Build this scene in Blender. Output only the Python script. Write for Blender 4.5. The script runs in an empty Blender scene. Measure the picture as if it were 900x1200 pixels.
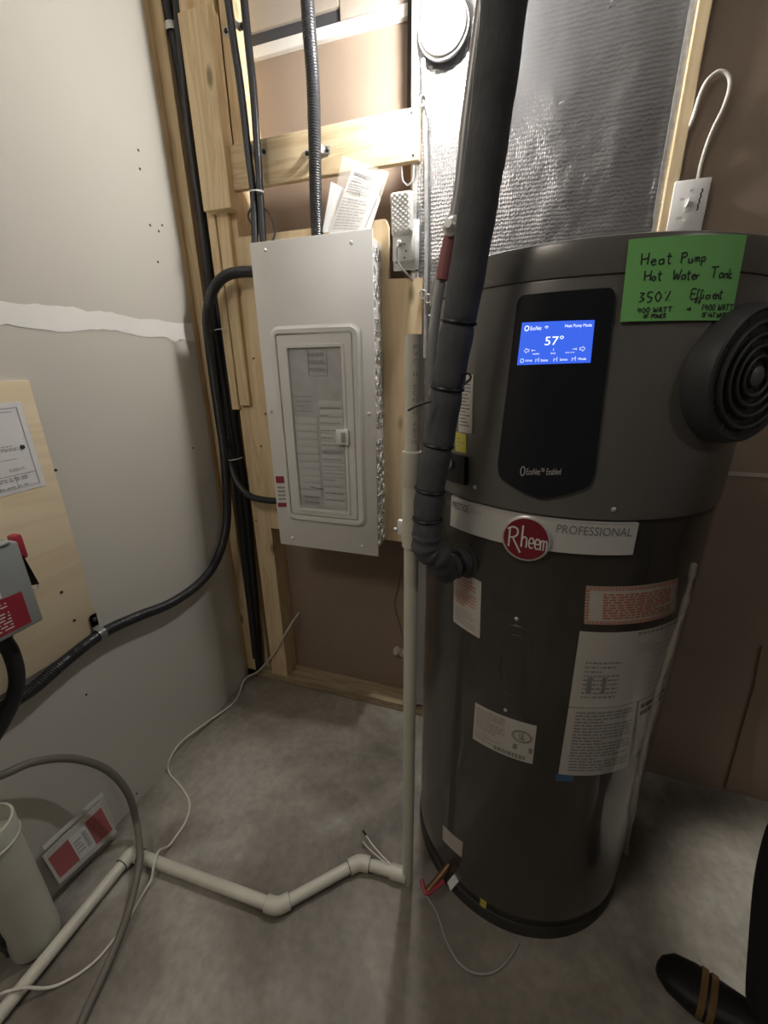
import bpy, bmesh, math, random
from mathutils import Vector, Matrix
from mathutils import noise as mn
random.seed(7)
sc = bpy.context.scene
COL = sc.collection
R_ = math.radians
PI = math.pi

# ---------------------------------------------------------------- camera
CAM = Vector((0, 0, 1.364))
YAW, PITCH, ROLL, FPX = R_(-18.4), R_(19.4), R_(-0.74), 482.0
FW = Vector((math.sin(YAW)*math.cos(PITCH), math.cos(YAW)*math.cos(PITCH), -math.sin(PITCH)))
_r0 = FW.cross(Vector((0, 0, 1))).normalized(); _u0 = _r0.cross(FW)
RT = math.cos(ROLL)*_r0 + math.sin(ROLL)*_u0
UP = -math.sin(ROLL)*_r0 + math.cos(ROLL)*_u0
cd = bpy.data.cameras.new('camera'); cam = bpy.data.objects.new('camera', cd); COL.objects.link(cam)
cd.sensor_fit = 'AUTO'; cd.sensor_width = 36; cd.lens = FPX/1200*36; cd.clip_start = .02
M = Matrix((RT, UP, -FW)).transposed().to_4x4(); M.translation = CAM
cam.matrix_world = M
sc.camera = cam

# ---------------------------------------------------------------- world, exposure, added lights
w = bpy.data.worlds.new('world'); sc.world = w; w.use_nodes = True
w.node_tree.nodes['Background'].inputs[0].default_value = (.30, .33, .38, 1)
w.node_tree.nodes['Background'].inputs[1].default_value = .05
vs = sc.view_settings
vs.view_transform = 'Standard'; vs.look = 'None'; vs.exposure = 0.2; vs.gamma = 1; vs.use_curve_mapping = False

def area_light(name, loc, target, size, power, color):
    l = bpy.data.lights.new(name, 'AREA'); l.shape = 'RECTANGLE'; l.size = size[0]; l.size_y = size[1]
    l.energy = power; l.color = color
    o = bpy.data.objects.new(name, l); COL.objects.link(o); o.location = loc
    o.rotation_euler = (Vector(target)-Vector(loc)).to_track_quat('-Z', 'Y').to_euler(); return o
# unseen lights added: a fill behind the camera, a weak one at the right
# the first one gives the front fill
area_light('room_fill_light', (-.80, -.45, 2.50), (-.75, .2, 0), (.5, .3), 6.5, (1, .91, .79))
area_light('right_fill_light', (1.75, -.15, 2.40), (.9, .8, 0), (.12, .12), 3, (1, .96, .9))
_l = bpy.data.lights.new('floor_patch_spot', 'SPOT'); _l.energy = 130; _l.color = (1, .97, .88); _l.spot_size = R_(17); _l.spot_blend = .55; _l.shadow_soft_size = .04  # invented spot out of frame, added to brighten the floor patch at the right
_o = bpy.data.objects.new('floor_patch_spot', _l); COL.objects.link(_o); _o.location = (2.0, .70, 2.5); _o.rotation_euler = (Vector((.90, .84, 0))-Vector((2.0, .70, 2.5))).to_track_quat('-Z', 'Y').to_euler()
BULB_POWER = 60.0

# ---------------------------------------------------------------- pixel of the 900x1200 photograph -> point on a real surface
TC = Vector((.089, .9925)); TR = .296; TH = 1.526
def ray(px, py): return (px-450)*RT - (py-600)*UP + FPX*FW
def PY(px, py, Y=1.30): v = ray(px, py); return CAM + v*(Y/v.y)
def PX(px, py, X=-1.105): v = ray(px, py); return CAM + v*(X/v.x)
def PZ(px, py, Z=0.0): v = ray(px, py); return CAM + v*((Z-CAM.z)/v.z)
def PT(px, py, r=TR):
    v = ray(px, py); a = v.x**2+v.y**2; b = -2*(v.x*TC.x+v.y*TC.y); c = TC.length_squared-r*r
    D = max(b*b-4*a*c, 0); t = (-b-math.sqrt(D))/2/a; p = v*t
    return math.atan2(p.x-TC.x, -(p.y-TC.y)), p.z+CAM.z
def T(phi, z, r=TR): return Vector((TC.x+r*math.sin(phi), TC.y-r*math.cos(phi), z))

# ---------------------------------------------------------------- materials
MATS = {}
def mat(name, col, rough=.6, metal=0, bump=0, bscale=60, var=0, vscale=4, emit=None, estr=0, alpha=1, trans=0, coat=0, stretch=(1,1,1), ior=1.45, spec=None):
    if name in MATS: return MATS[name]
    m = bpy.data.materials.new(name); m.use_nodes = True; nt = m.node_tree; b = nt.nodes['Principled BSDF']
    c = (*col, 1); b.inputs['Base Color'].default_value = c
    b.inputs['Roughness'].default_value = rough; b.inputs['Metallic'].default_value = metal
    b.inputs['IOR'].default_value = ior
    if spec is not None: b.inputs['Specular IOR Level'].default_value = spec
    if coat: b.inputs['Coat Weight'].default_value = coat; b.inputs['Coat Roughness'].default_value = .08
    if trans: b.inputs['Transmission Weight'].default_value = trans
    if alpha < 1: b.inputs['Alpha'].default_value = alpha
    if emit: b.inputs['Emission Color'].default_value = (*emit, 1); b.inputs['Emission Strength'].default_value = estr
    tc = nt.nodes.new('ShaderNodeTexCoord'); mp = nt.nodes.new('ShaderNodeMapping'); mp.inputs['Scale'].default_value = stretch
    nt.links.new(tc.outputs['Object'], mp.inputs['Vector'])
    n = nt.nodes.new('ShaderNodeTexNoise'); n.inputs['Scale'].default_value = vscale; n.inputs['Detail'].default_value = 6
    nt.links.new(mp.outputs[0], n.inputs['Vector'])
    v = var if var else .04
    mx = nt.nodes.new('ShaderNodeMix'); mx.data_type = 'RGBA'
    mx.inputs[6].default_value = tuple(x*(1-v) for x in col)+(1,); mx.inputs[7].default_value = tuple(min(1, x*(1+v)) for x in col)+(1,)
    rp = nt.nodes.new('ShaderNodeMapRange'); rp.inputs[1].default_value = .3; rp.inputs[2].default_value = .7
    nt.links.new(n.outputs['Fac'], rp.inputs[0]); nt.links.new(rp.outputs[0], mx.inputs[0]); nt.links.new(mx.outputs[2], b.inputs['Base Color'])
    if bump:
        n2 = nt.nodes.new('ShaderNodeTexNoise'); n2.inputs['Scale'].default_value = bscale; n2.inputs['Detail'].default_value = 4
        nt.links.new(mp.outputs[0], n2.inputs['Vector'])
        bp = nt.nodes.new('ShaderNodeBump'); bp.inputs['Strength'].default_value = bump; bp.inputs['Distance'].default_value = .004
        nt.links.new(n2.outputs['Fac'], bp.inputs['Height']); nt.links.new(bp.outputs[0], b.inputs['Normal'])
    MATS[name] = m; return m

def wood(name, col, dark, axis='Z', scale=1.0):
    if name in MATS: return MATS[name]
    m = bpy.data.materials.new(name); m.use_nodes = True; nt = m.node_tree; b = nt.nodes['Principled BSDF']; b.inputs['Roughness'].default_value = .75
    tc = nt.nodes.new('ShaderNodeTexCoord'); mp = nt.nodes.new('ShaderNodeMapping')
    s = {'Z': (14, 14, 1.1), 'X': (1.1, 14, 14), 'Y': (14, 1.1, 14)}[axis]
    mp.inputs['Scale'].default_value = tuple(x*scale for x in s)
    nt.links.new(tc.outputs['Object'], mp.inputs['Vector'])
    n = nt.nodes.new('ShaderNodeTexNoise'); n.inputs['Scale'].default_value = 2.2; n.inputs['Detail'].default_value = 5; n.inputs['Distortion'].default_value = .8
    nt.links.new(mp.outputs[0], n.inputs['Vector'])
    wv = nt.nodes.new('ShaderNodeMath'); wv.operation = 'MULTIPLY'; wv.inputs[1].default_value = 9
    nt.links.new(n.outputs['Fac'], wv.inputs[0])
    fr = nt.nodes.new('ShaderNodeMath'); fr.operation = 'PINGPONG'; fr.inputs[1].default_value = 1; nt.links.new(wv.outputs[0], fr.inputs[0])
    cr = nt.nodes.new('ShaderNodeValToRGB'); cr.color_ramp.elements[0].color = (*dark, 1); cr.color_ramp.elements[1].color = (*col, 1)
    cr.color_ramp.elements[0].position = -.0; cr.color_ramp.elements[1].position = .75
    nt.links.new(fr.outputs[0], cr.inputs[0])
    # knots
    vo = nt.nodes.new('ShaderNodeTexVoronoi'); vo.inputs['Scale'].default_value = 1.0
    mp2 = nt.nodes.new('ShaderNodeMapping'); s2 = {'Z': (9, 9, 3.6), 'X': (3.6, 9, 9), 'Y': (9, 3.6, 9)}[axis]; mp2.inputs['Scale'].default_value = s2
    nt.links.new(tc.outputs['Object'], mp2.inputs['Vector']); nt.links.new(mp2.outputs[0], vo.inputs['Vector'])
    kr = nt.nodes.new('ShaderNodeValToRGB'); kr.color_ramp.elements[0].position = .05; kr.color_ramp.elements[0].color = (1, 1, 1, 1)
    kr.color_ramp.elements[1].position = .12; kr.color_ramp.elements[1].color = (0, 0, 0, 1)
    nt.links.new(vo.outputs['Distance'], kr.inputs[0])
    mx = nt.nodes.new('ShaderNodeMix'); mx.data_type = 'RGBA'; mx.inputs[7].default_value = tuple(x*.45 for x in dark)+(1,)
    nt.links.new(kr.outputs[0], mx.inputs[0]); nt.links.new(cr.outputs[0], mx.inputs[6]); nt.links.new(mx.outputs[2], b.inputs['Base Color'])
    bp = nt.nodes.new('ShaderNodeBump'); bp.inputs['Strength'].default_value = .25; bp.inputs['Distance'].default_value = .002
    nt.links.new(n.outputs['Fac'], bp.inputs['Height']); nt.links.new(bp.outputs[0], b.inputs['Normal'])
    MATS[name] = m; return m

def concrete():
    m = bpy.data.materials.new('concrete'); m.use_nodes = True; nt = m.node_tree; b = nt.nodes['Principled BSDF']
    tc = nt.nodes.new('ShaderNodeTexCoord')
    def N(scale, detail=6, dist=0):
        n = nt.nodes.new('ShaderNodeTexNoise'); n.inputs['Scale'].default_value = scale; n.inputs['Detail'].default_value = detail
        n.inputs['Distortion'].default_value = dist; nt.links.new(tc.outputs['Object'], n.inputs['Vector']); return n
    a = N(2.6, 8, .6)
    cr = nt.nodes.new('ShaderNodeValToRGB'); e = cr.color_ramp.elements
    e[0].position = .32; e[0].color = (.115, .100, .080, 1); e[1].position = .68; e[1].color = (.40, .375, .33, 1)
    k = e.new(.5); k.color = (.25, .225, .192, 1)
    nt.links.new(a.outputs['Fac'], cr.inputs[0])
    s = N(1.5, 9, 1.2)          # pale cement smears
    sr = nt.nodes.new('ShaderNodeMapRange'); sr.inputs[1].default_value = .57; sr.inputs[2].default_value = .70; sr.inputs[4].default_value = .55
    nt.links.new(s.outputs['Fac'], sr.inputs[0])
    mx = nt.nodes.new('ShaderNodeMix'); mx.data_type = 'RGBA'; mx.inputs[7].default_value = (.46, .44, .40, 1)
    nt.links.new(sr.outputs[0], mx.inputs[0]); nt.links.new(cr.outputs[0], mx.inputs[6])
    d = N(45, 5); mx2 = nt.nodes.new('ShaderNodeMix'); mx2.data_type = 'RGBA'; mx2.blend_type = 'OVERLAY'; mx2.inputs[0].default_value = .35
    nt.links.new(mx.outputs[2], mx2.inputs[6]); nt.links.new(d.outputs['Fac'], mx2.inputs[7])
    nt.links.new(mx2.outputs[2], b.inputs['Base Color'])
    rr = nt.nodes.new('ShaderNodeMapRange'); rr.inputs[3].default_value = .38; rr.inputs[4].default_value = .7
    nt.links.new(a.outputs['Fac'], rr.inputs[0]); nt.links.new(rr.outputs[0], b.inputs['Roughness'])
    bp = nt.nodes.new('ShaderNodeBump'); bp.inputs['Strength'].default_value = .15; bp.inputs['Distance'].default_value = .01
    nt.links.new(N(14, 8).outputs['Fac'], bp.inputs['Height']); nt.links.new(bp.outputs[0], b.inputs['Normal'])
    return m

def foil_mat():
    m = bpy.data.materials.new('foil'); m.use_nodes = True; nt = m.node_tree; b = nt.nodes['Principled BSDF']
    b.inputs['Metallic'].default_value = .93; b.inputs['Roughness'].default_value = .27; b.inputs['Base Color'].default_value = (.52, .52, .54, 1)
    tc = nt.nodes.new('ShaderNodeTexCoord'); mp = nt.nodes.new('ShaderNodeMapping'); mp.inputs['Scale'].default_value = (210, 1, 110)
    nt.links.new(tc.outputs['Object'], mp.inputs['Vector'])
    vo = nt.nodes.new('ShaderNodeTexVoronoi'); vo.inputs['Scale'].default_value = 1; vo.inputs['Randomness'].default_value = .35
    nt.links.new(mp.outputs[0], vo.inputs['Vector'])
    bp = nt.nodes.new('ShaderNodeBump'); bp.inputs['Strength'].default_value = .35; bp.inputs['Distance'].default_value = .002
    nt.links.new(vo.outputs['Distance'], bp.inputs['Height'])
    n = nt.nodes.new('ShaderNodeTexNoise'); n.inputs['Scale'].default_value = 9; n.inputs['Detail'].default_value = 5
    nt.links.new(tc.outputs['Object'], n.inputs['Vector'])
    b2 = nt.nodes.new('ShaderNodeBump'); b2.inputs['Strength'].default_value = .35; b2.inputs['Distance'].default_value = .01
    nt.links.new(n.outputs['Fac'], b2.inputs['Height']); nt.links.new(bp.outputs[0], b2.inputs['Normal']); nt.links.new(b2.outputs[0], b.inputs['Normal'])
    return m

drywall = mat('drywall', (.55, .525, .465), .85, var=.04, vscale=1.3, bump=.05, bscale=220)
mud = mat('joint_compound', (.80, .78, .74), .8, bump=.2, bscale=40)
backing = mat('brown_board', (.31, .235, .18), .55, var=.10, vscale=3, bump=.08, bscale=90)
pine = wood('pine', (.78, .62, .39), (.66, .49, .28), 'Z')
pine_h = wood('pine_across', (.80, .65, .42), (.68, .50, .29), 'X')
pine_old = wood('pine_plate', (.42, .34, .22), (.27, .21, .13), 'X')
ply = wood('plywood', (.76, .60, .38), (.68, .51, .30), 'Z', .35)
ply_pale = wood('plywood_pale', (.70, .59, .41), (.65, .53, .35), 'Y', .3)
conc = concrete(); foil = foil_mat()
black_cable = mat('black_jacket', (.022, .023, .026), .38, bump=.05, bscale=300)
black_foam = mat('black_foam', (.085, .088, .096), .75, bump=.25, bscale=160, var=.15, vscale=30)
black_pl = mat('black_plastic', (.015, .015, .017), .4)
gloss_black = mat('gloss_black', (.016, .018, .023), .18)
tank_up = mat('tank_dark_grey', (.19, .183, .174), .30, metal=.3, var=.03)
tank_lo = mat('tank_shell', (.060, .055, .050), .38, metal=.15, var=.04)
steel = mat('galvanised', (.62, .62, .61), .34, metal=.55, var=.15, vscale=80)
white_paint = mat('white_enamel', (.78, .77, .75), .38, spec=.4)
white_pl = mat('white_plastic', (.78, .77, .75), .35)
pvc = mat('white_pvc', (.64, .62, .53), .34, var=.06, vscale=12)
paper = mat('paper', (.72, .71, .70), .7)
paper_in = mat('white_label', (.66, .64, .60), .5)
ink = mat('black_ink', (.03, .03, .035), .6)
ink_grey = mat('grey_ink', (.30, .29, .29), .7)
ink_orange = mat('orange_ink', (.62, .20, .11), .6)
red_ink = mat('red_ink', (.30, .03, .045), .45)
silver = mat('silver_plate', (.72, .70, .68), .32, metal=.25)
white_ink = mat('white_ink', (.8, .8, .8), .5)
green_paper = mat('green_card', (.24, .62, .20), .65)
bucket_m = mat('bucket_plastic', (.60, .60, .52), .45, var=.10, vscale=7)
hose_m = mat('grey_rubber', (.17, .155, .13), .5)
wire_m = mat('white_wire', (.72, .69, .62), .4)

# ---------------------------------------------------------------- mesh helpers
def nb(): return bmesh.new()
def add_box(bm, lo, hi, bev=0, seg=2):
    r = bmesh.ops.create_cube(bm, size=1); vs_ = r['verts']
    lo = Vector(lo); hi = Vector(hi); c = (lo+hi)/2; s = hi-lo
    for v in vs_: v.co = Vector((v.co.x*s.x, v.co.y*s.y, v.co.z*s.z))+c
    if bev:
        es = list({e for v in vs_ for e in v.link_edges})
        bmesh.ops.bevel(bm, geom=es, offset=bev, segments=seg, affect='EDGES', profile=.5)
def smooth_path(pts, k=8):
    P = [Vector(p) for p in pts]; P = [2*P[0]-P[1]]+P+[2*P[-1]-P[-2]]; out = []
    for i in range(1, len(P)-2):
        a, b, c, d = P[i-1:i+3]
        for j in range(k):
            t = j/k
            out.append(.5*((2*b)+(c-a)*t+(2*a-5*b+4*c-d)*t*t+(3*b-a-3*c+d)*t**3))
    out.append(P[-2]); return out
def resample(pts, step):
    out = [pts[0]]; acc = 0
    for a, b in zip(pts, pts[1:]):
        L = (b-a).length
        if L < 1e-9: continue
        t = step-acc
        while t <= L: out.append(a+(b-a)*(t/L)); t += step
        acc = (acc+L) % step
    return out
def add_tube(bm, pts, r, n=12, caps=True, flat=None):
    pts = [Vector(p) for p in pts]; N = len(pts); rings = []
    t0 = (pts[1]-pts[0]).normalized(); x = t0.orthogonal().normalized()
    for i, p in enumerate(pts):
        t = (pts[min(i+1, N-1)]-pts[max(i-1, 0)]).normalized()
        x = (x-t*x.dot(t)).normalized(); y = t.cross(x); rr = r[i] if hasattr(r, '__len__') else r
        rings.append([bm.verts.new(p+x*rr*math.cos(2*PI*k/n)+y*rr*math.sin(2*PI*k/n)) for k in range(n)])
    for a, b in zip(rings, rings[1:]):
        for k in range(n): bm.faces.new((a[k], a[(k+1) % n], b[(k+1) % n], b[k]))
    if caps: bm.faces.new(rings[0][::-1]); bm.faces.new(rings[-1])
def add_lathe(bm, prof, o, axis=(0, 0, 1), n=32, xdir=None):
    """prof: list of (radius, height) along axis from o"""
    ax = Vector(axis).normalized(); x = Vector(xdir) if xdir else ax.orthogonal().normalized(); y = ax.cross(x); o = Vector(o); rings = []
    for r, h in prof:
        if r < 1e-6: rings.append([bm.verts.new(o+ax*h)])
        else: rings.append([bm.verts.new(o+ax*h+(x*math.cos(2*PI*k/n)+y*math.sin(2*PI*k/n))*r) for k in range(n)])
    for a, b in zip(rings, rings[1:]):
        for k in range(n):
            k2 = (k+1) % n
            if len(a) == 1 and len(b) == 1: continue
            if len(a) == 1: bm.faces.new((a[0], b[k2], b[k]))
            elif len(b) == 1: bm.faces.new((a[k], a[k2], b[0]))
            else: bm.faces.new((a[k], a[k2], b[k2], b[k]))
    if len(rings[0]) > 1: bm.faces.new(rings[0][::-1])
    if len(rings[-1]) > 1: bm.faces.new(rings[-1])
def add_prism(bm, pts, off):
    """polygon extruded by vector off"""
    off = Vector(off); a = [bm.verts.new(Vector(p)) for p in pts]; b = [bm.verts.new(Vector(p)+off) for p in pts]; n = len(a)
    bm.faces.new(a[::-1]); bm.faces.new(b)
    for k in range(n): bm.faces.new((a[k], a[(k+1) % n], b[(k+1) % n], b[k]))
def link(o): COL.objects.link(o); return o
def wpos(o):
    p = Vector((0, 0, 0))
    while o: p += o.location; o = o.parent
    return p
def obj(name, bm, m, parent=None, smooth=True, label=None, origin=None, bevel=0):
    bmesh.ops.recalc_face_normals(bm, faces=bm.faces)
    if origin is None:
        if parent is None or parent.type != 'EMPTY' or True:
            lo = Vector((min(v.co.x for v in bm.verts), min(v.co.y for v in bm.verts), min(v.co.z for v in bm.verts)))
            hi = Vector((max(v.co.x for v in bm.verts), max(v.co.y for v in bm.verts), max(v.co.z for v in bm.verts)))
            origin = Vector(((lo.x+hi.x)/2, (lo.y+hi.y)/2, lo.z))
    origin = Vector(origin)
    for v in bm.verts: v.co -= origin
    me = bpy.data.meshes.new(name); bm.to_mesh(me); bm.free(); me.materials.append(m)
    if smooth:
        for p in me.polygons: p.use_smooth = True
        me.set_sharp_from_angle(angle=R_(35))
    o = bpy.data.objects.new(name, me); link(o)
    if parent: o.parent = parent; o.location = origin-wpos(parent)
    else: o.location = origin
    if label: o['label'] = label
    return o
def thing(name, label, cat, loc, group=None):
    o = bpy.data.objects.new(name, None); link(o); o.empty_display_size = .05; o.location = loc; o['label'] = label; o['category'] = cat
    if group: o['group'] = group
    return o
def tag(o, label, cat, group=None):
    o['label'] = label; o['category'] = cat
    if group: o['group'] = group
    return o
def struct(name, bm, m, parent=None, label=None, smooth=False):
    o = obj(name, bm, m, parent, smooth)
    if not parent: o['kind'] = 'structure'
    if label: o['label'] = label
    return o
def box(lo, hi, bev=0, seg=2): bm = nb(); add_box(bm, lo, hi, bev, seg); return bm
def tube(pts, r, n=12, k=8, caps=True): bm = nb(); add_tube(bm, smooth_path(pts, k) if k else pts, r, n, caps); return bm
def lathe(prof, o, axis=(0, 0, 1), n=32): bm = nb(); add_lathe(bm, prof, o, axis, n); return bm
def ribbed(pts, r, pitch=.005, depth=.06, n=14):
    P = resample(smooth_path(pts, 12), pitch/2); rs = [r*(1-(depth if i % 2 else 0)) for i in range(len(P))]
    bm = nb(); add_tube(bm, P, rs, n); return bm

# maps (u,v,h)->world; u right 0..1, v down 0..1, h above the surface
class Flat:
    def __init__(s, tl, tr, br, bl):
        s.c = [Vector(p) for p in (tl, tr, br, bl)]; s.n = (s.c[1]-s.c[0]).cross(s.c[0]-s.c[3]).normalized()
        s.w = ((s.c[1]-s.c[0]).length+(s.c[2]-s.c[3]).length)/2; s.h = ((s.c[3]-s.c[0]).length+(s.c[2]-s.c[1]).length)/2
    def __call__(s, u, v, h=0):
        a, b, c, d = s.c; return (a*(1-u)+b*u)*(1-v)+(d*(1-u)+c*u)*v+s.n*h
class Cyl:
    def __init__(s, corners, r=TR):     # four (phi,z)
        s.c = [Vector(p) for p in corners]; s.r = r
        s.w = ((s.c[1].x-s.c[0].x)+(s.c[2].x-s.c[3].x))/2*r; s.h = ((s.c[0].y-s.c[3].y)+(s.c[1].y-s.c[2].y))/2
    def __call__(s, u, v, h=0):
        a, b, c, d = s.c; q = (a*(1-u)+b*u)*(1-v)+(d*(1-u)+c*u)*v; return T(q.x, q.y, s.r+h)
def cylpx(*px, r=TR): return Cyl([PT(x, y, r) for x, y in px], r)
class Sub:      # sub-rectangle of a map
    def __init__(s, m, u0, v0, u1, v1): s.m = m; s.a = (u0, v0, u1, v1); s.w = m.w*(u1-u0); s.h = m.h*(v1-v0)
    def __call__(s, u, v, h=0): a = s.a; return s.m(a[0]+(a[2]-a[0])*u, a[1]+(a[3]-a[1])*v, h)
def add_sheet(bm, f, nu=1, nv=1, h0=0, h1=.001, wob=0):
    def hh(i, j, h): return h+(wob*mn.noise(Vector((i*.9, j*.9, 3.3))) if wob else 0)
    top = [[bm.verts.new(f(i/nu, j/nv, hh(i, j, h1))) for i in range(nu+1)] for j in range(nv+1)]
    bot = [[bm.verts.new(f(i/nu, j/nv, hh(i, j, h0))) for i in range(nu+1)] for j in range(nv+1)]
    for j in range(nv):
        for i in range(nu):
            bm.faces.new((top[j][i], top[j+1][i], top[j+1][i+1], top[j][i+1])); bm.faces.new((bot[j][i], bot[j][i+1], bot[j+1][i+1], bot[j+1][i]))
    for j in range(nv):
        for i in (0, nu): bm.faces.new((top[j][i], top[j+1][i], bot[j+1][i], bot[j][i]))
    for i in range(nu):
        for j in (0, nv): bm.faces.new((top[j][i], top[j][i+1], bot[j][i+1], bot[j][i]))
def sheet(f, nu=1, nv=1, h0=0, h1=.001, wob=0): bm = nb(); add_sheet(bm, f, nu, nv, h0, h1, wob); return bm
def add_quads(bm, f, rects, h):
    for (u0, v0, u1, v1) in rects:
        bm.faces.new([bm.verts.new(f(*q, h)) for q in ((u0, v0), (u0, v1), (u1, v1), (u1, v0))])
def words(rows, u0=.06, u1=.94, v0=.08, v1=.92, fill=.9, thick=.45, seed=1, lo=.03, hi=.12):
    rnd = random.Random(seed); out = []
    for i in range(rows):
        v = v0+(v1-v0)*(i+.5)/rows; t = (v1-v0)/rows*thick/2; u = u0; end = u0+(u1-u0)*(fill if rnd.random() < .7 else fill*rnd.uniform(.4, .9))
        while u < end:
            w_ = rnd.uniform(lo, hi)*(u1-u0); e = min(u+w_, end); out.append((u, v-t, e, v+t)); u = e+.018*(u1-u0)+.004
    return out
def printed(f, rects, m, parent, h=.0013, name='printed_text'):
    bm = nb(); add_quads(bm, f, rects, h); o = obj(name, bm, m, parent, False); o['kind'] = 'stuff'; return o
_tc = {}
def text_geo(s, ext=0):
    if s in _tc: return _tc[s]
    c = bpy.data.curves.new('t', 'FONT'); c.body = s; c.resolution_u = 3
    o = bpy.data.objects.new('t', c); link(o); dg = bpy.context.evaluated_depsgraph_get(); dg.update()
    me = bpy.data.meshes.new_from_object(o.evaluated_get(dg)); vs_ = [(v.co.x, v.co.y) for v in me.vertices]; fs = [tuple(p.vertices) for p in me.polygons]
    bpy.data.objects.remove(o); bpy.data.curves.remove(c); bpy.data.meshes.remove(me)
    x0 = min(v[0] for v in vs_); x1 = max(v[0] for v in vs_); y0 = min(v[1] for v in vs_); y1 = max(v[1] for v in vs_)
    _tc[s] = (vs_, fs, x0, x1, y0, y1); return _tc[s]
def add_text(bm, f, s, u0, v0, u1, v1, h=.0014):
    """fit the text box to the rectangle of the map"""
    vs_, fs, x0, x1, y0, y1 = text_geo(s)
    vv = [bm.verts.new(f(u0+(u1-u0)*(x-x0)/(x1-x0), v1+(v0-v1)*(y-y0)/(y1-y0), h)) for x, y in vs_]
    for fc in fs:
        try: bm.faces.new([vv[i] for i in fc])
        except ValueError: pass
def text(f, s, rect, m, parent, h=.0014, name='lettering', label=None):
    bm = nb(); add_text(bm, f, s, *rect, h=h); o = obj(name, bm, m, parent, False)
    if label: o['label'] = label
    return o

def stroke(bm, f, pts, w_, h):      # flat ribbon stroke, pts in map coords, w in metres
    P = [Vector((u*f.w, v*f.h)) for u, v in pts]; L = []
    for i, p in enumerate(P):
        t = (P[min(i+1, len(P)-1)]-P[max(i-1, 0)]); t = t.normalized() if t.length > 1e-9 else Vector((1, 0)); n = Vector((-t.y, t.x))*w_/2
        a, b = p+n, p-n; L.append((bm.verts.new(f(a.x/f.w, a.y/f.h, h)), bm.verts.new(f(b.x/f.w, b.y/f.h, h))))
    for (a, b), (c, d) in zip(L, L[1:]): bm.faces.new((a, c, d, b))
def curve2(pts, k=5):
    if len(pts) < 3: return pts
    return [(p.x, p.y) for p in smooth_path([(a, b, 0) for a, b in pts], k)]

# ================================================================ SETTING
FLX0, FLX1, FLY0, FLY1 = -1.35, 3.2, -2.6, 1.55
floor = struct('floor', box((FLX0, FLY0, -.08), (FLX1, FLY1, 0)), conc)
ceil_ = struct('ceiling', box((FLX0, FLY0, 2.62), (FLX1, FLY1, 2.7)), mat('ceiling_paint', (.45, .43, .40), .9))
wl = struct('wall_left', box((-1.117, FLY0, 0), (-1.105, 1.262, 2.62)), drywall)
struct('stud', box((-1.205, 1.262, 0), (-1.117, 1.30, 2.62), .002), pine, wl)
# framing standing at the left wall's free end, seen past the drywall edge
struct('stud', box((-1.205, 1.30, 0), (-1.075, 1.338, 2.62), .002), pine, wl)
struct('wall_front', box((FLX0, FLY0-.1, 0), (FLX1, FLY0, 2.62)), mat('far_wall_paint', (.30, .28, .25), .9))
struct('wall_right', box((FLX1, FLY0, 0), (FLX1+.1, FLY1, 2.62)), mat('far_wall_paint_b', (.24, .21, .18), .9))

# joint compound band on the left wall, ragged on both edges
bm = nb(); N = 90; top = []; bot = []
for i in range(N+1):
    t = i/N; y = -.35+t*(1.262+.35)
    q = PX(0, 362); qa = q.y
    zt = 1.522-.012*t+.010*mn.noise(Vector((y*9, 0, 1)))+.006*mn.noise(Vector((y*31, 0, 2)))
    zb = 1.455+.010*t+.018*mn.noise(Vector((y*7, 4, 1)))+.010*mn.noise(Vector((y*37, 5, 2)))-(.012 if t > .93 else 0)
    top.append(bm.verts.new((-1.1035, y, zt))); bot.append(bm.verts.new((-1.1035, y, zb)))
for i in range(N): bm.faces.new((top[i], bot[i], bot[i+1], top[i+1]))
struct('joint_compound', bm, mud, wl, 'ragged white band of joint compound')
# screw dents on the drywall
for n_, (x, y) in enumerate([(162, 176), (164, 198), (176, 264), (190, 264), (186, 271), (211, 398), (226, 525), (101, 814), (160, 930), (185, 307)]):
    p = PX(x, y); struct('screw_head', lathe([(.0035, 0), (.0035, .0012), (0, .0014)], p-Vector((.0003, 0, 0)), (1, 0, 0), 8), mat('dark_screw', (.04, .035, .03), .5), wl)

wb = struct('wall_back', box((FLX0, 1.389, 0), (.30, 1.43, 2.62)), backing)
struct('bottom_plate', box((-1.2, 1.30, 0), (.28, 1.388, .038), .002), pine_old, wb)
SX = [PY(297.5, 620).x, PY(334.5, 794).x]
def stud(x0, x1, z0, z1, y0=1.30, y1=1.388, m=pine, name='stud', lab=None): return struct(name, box((x0, y0, z0), (x1, y1, z1), .0025), m, wb, lab)
stud(-.985, -.905, .038, 2.50)                                    # doubled stud left of the panel
stud(-1.005, -.975, 1.225, 2.50, 1.285, 1.388, pine)                # sister board ending half way
stud(-.968, -.926, 1.24, 1.83, 1.284, 1.30, pine)
stud(-.99, -.890, 1.822, 2.277, 1.255, 1.299, pine, 'wood_block', 'short wide pine block screwed to the stud')
stud(-.888, -.845, 1.985, 2.50, 1.30, 1.388, pine)
stud(-.345, -.303, .038, 2.50)                                    # under the foil edge
stud(.264, .290, .038, 2.50, 1.285, 1.388, pine)
stud(-1.073, -1.035, .038, 2.50, 1.345, 1.388, pine)
struct('crosspiece', box((-.90, 1.28, 1.872), (-.318, 1.2995, 1.983), .002), pine_h, wb, 'horizontal pine board with two screws')
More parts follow.
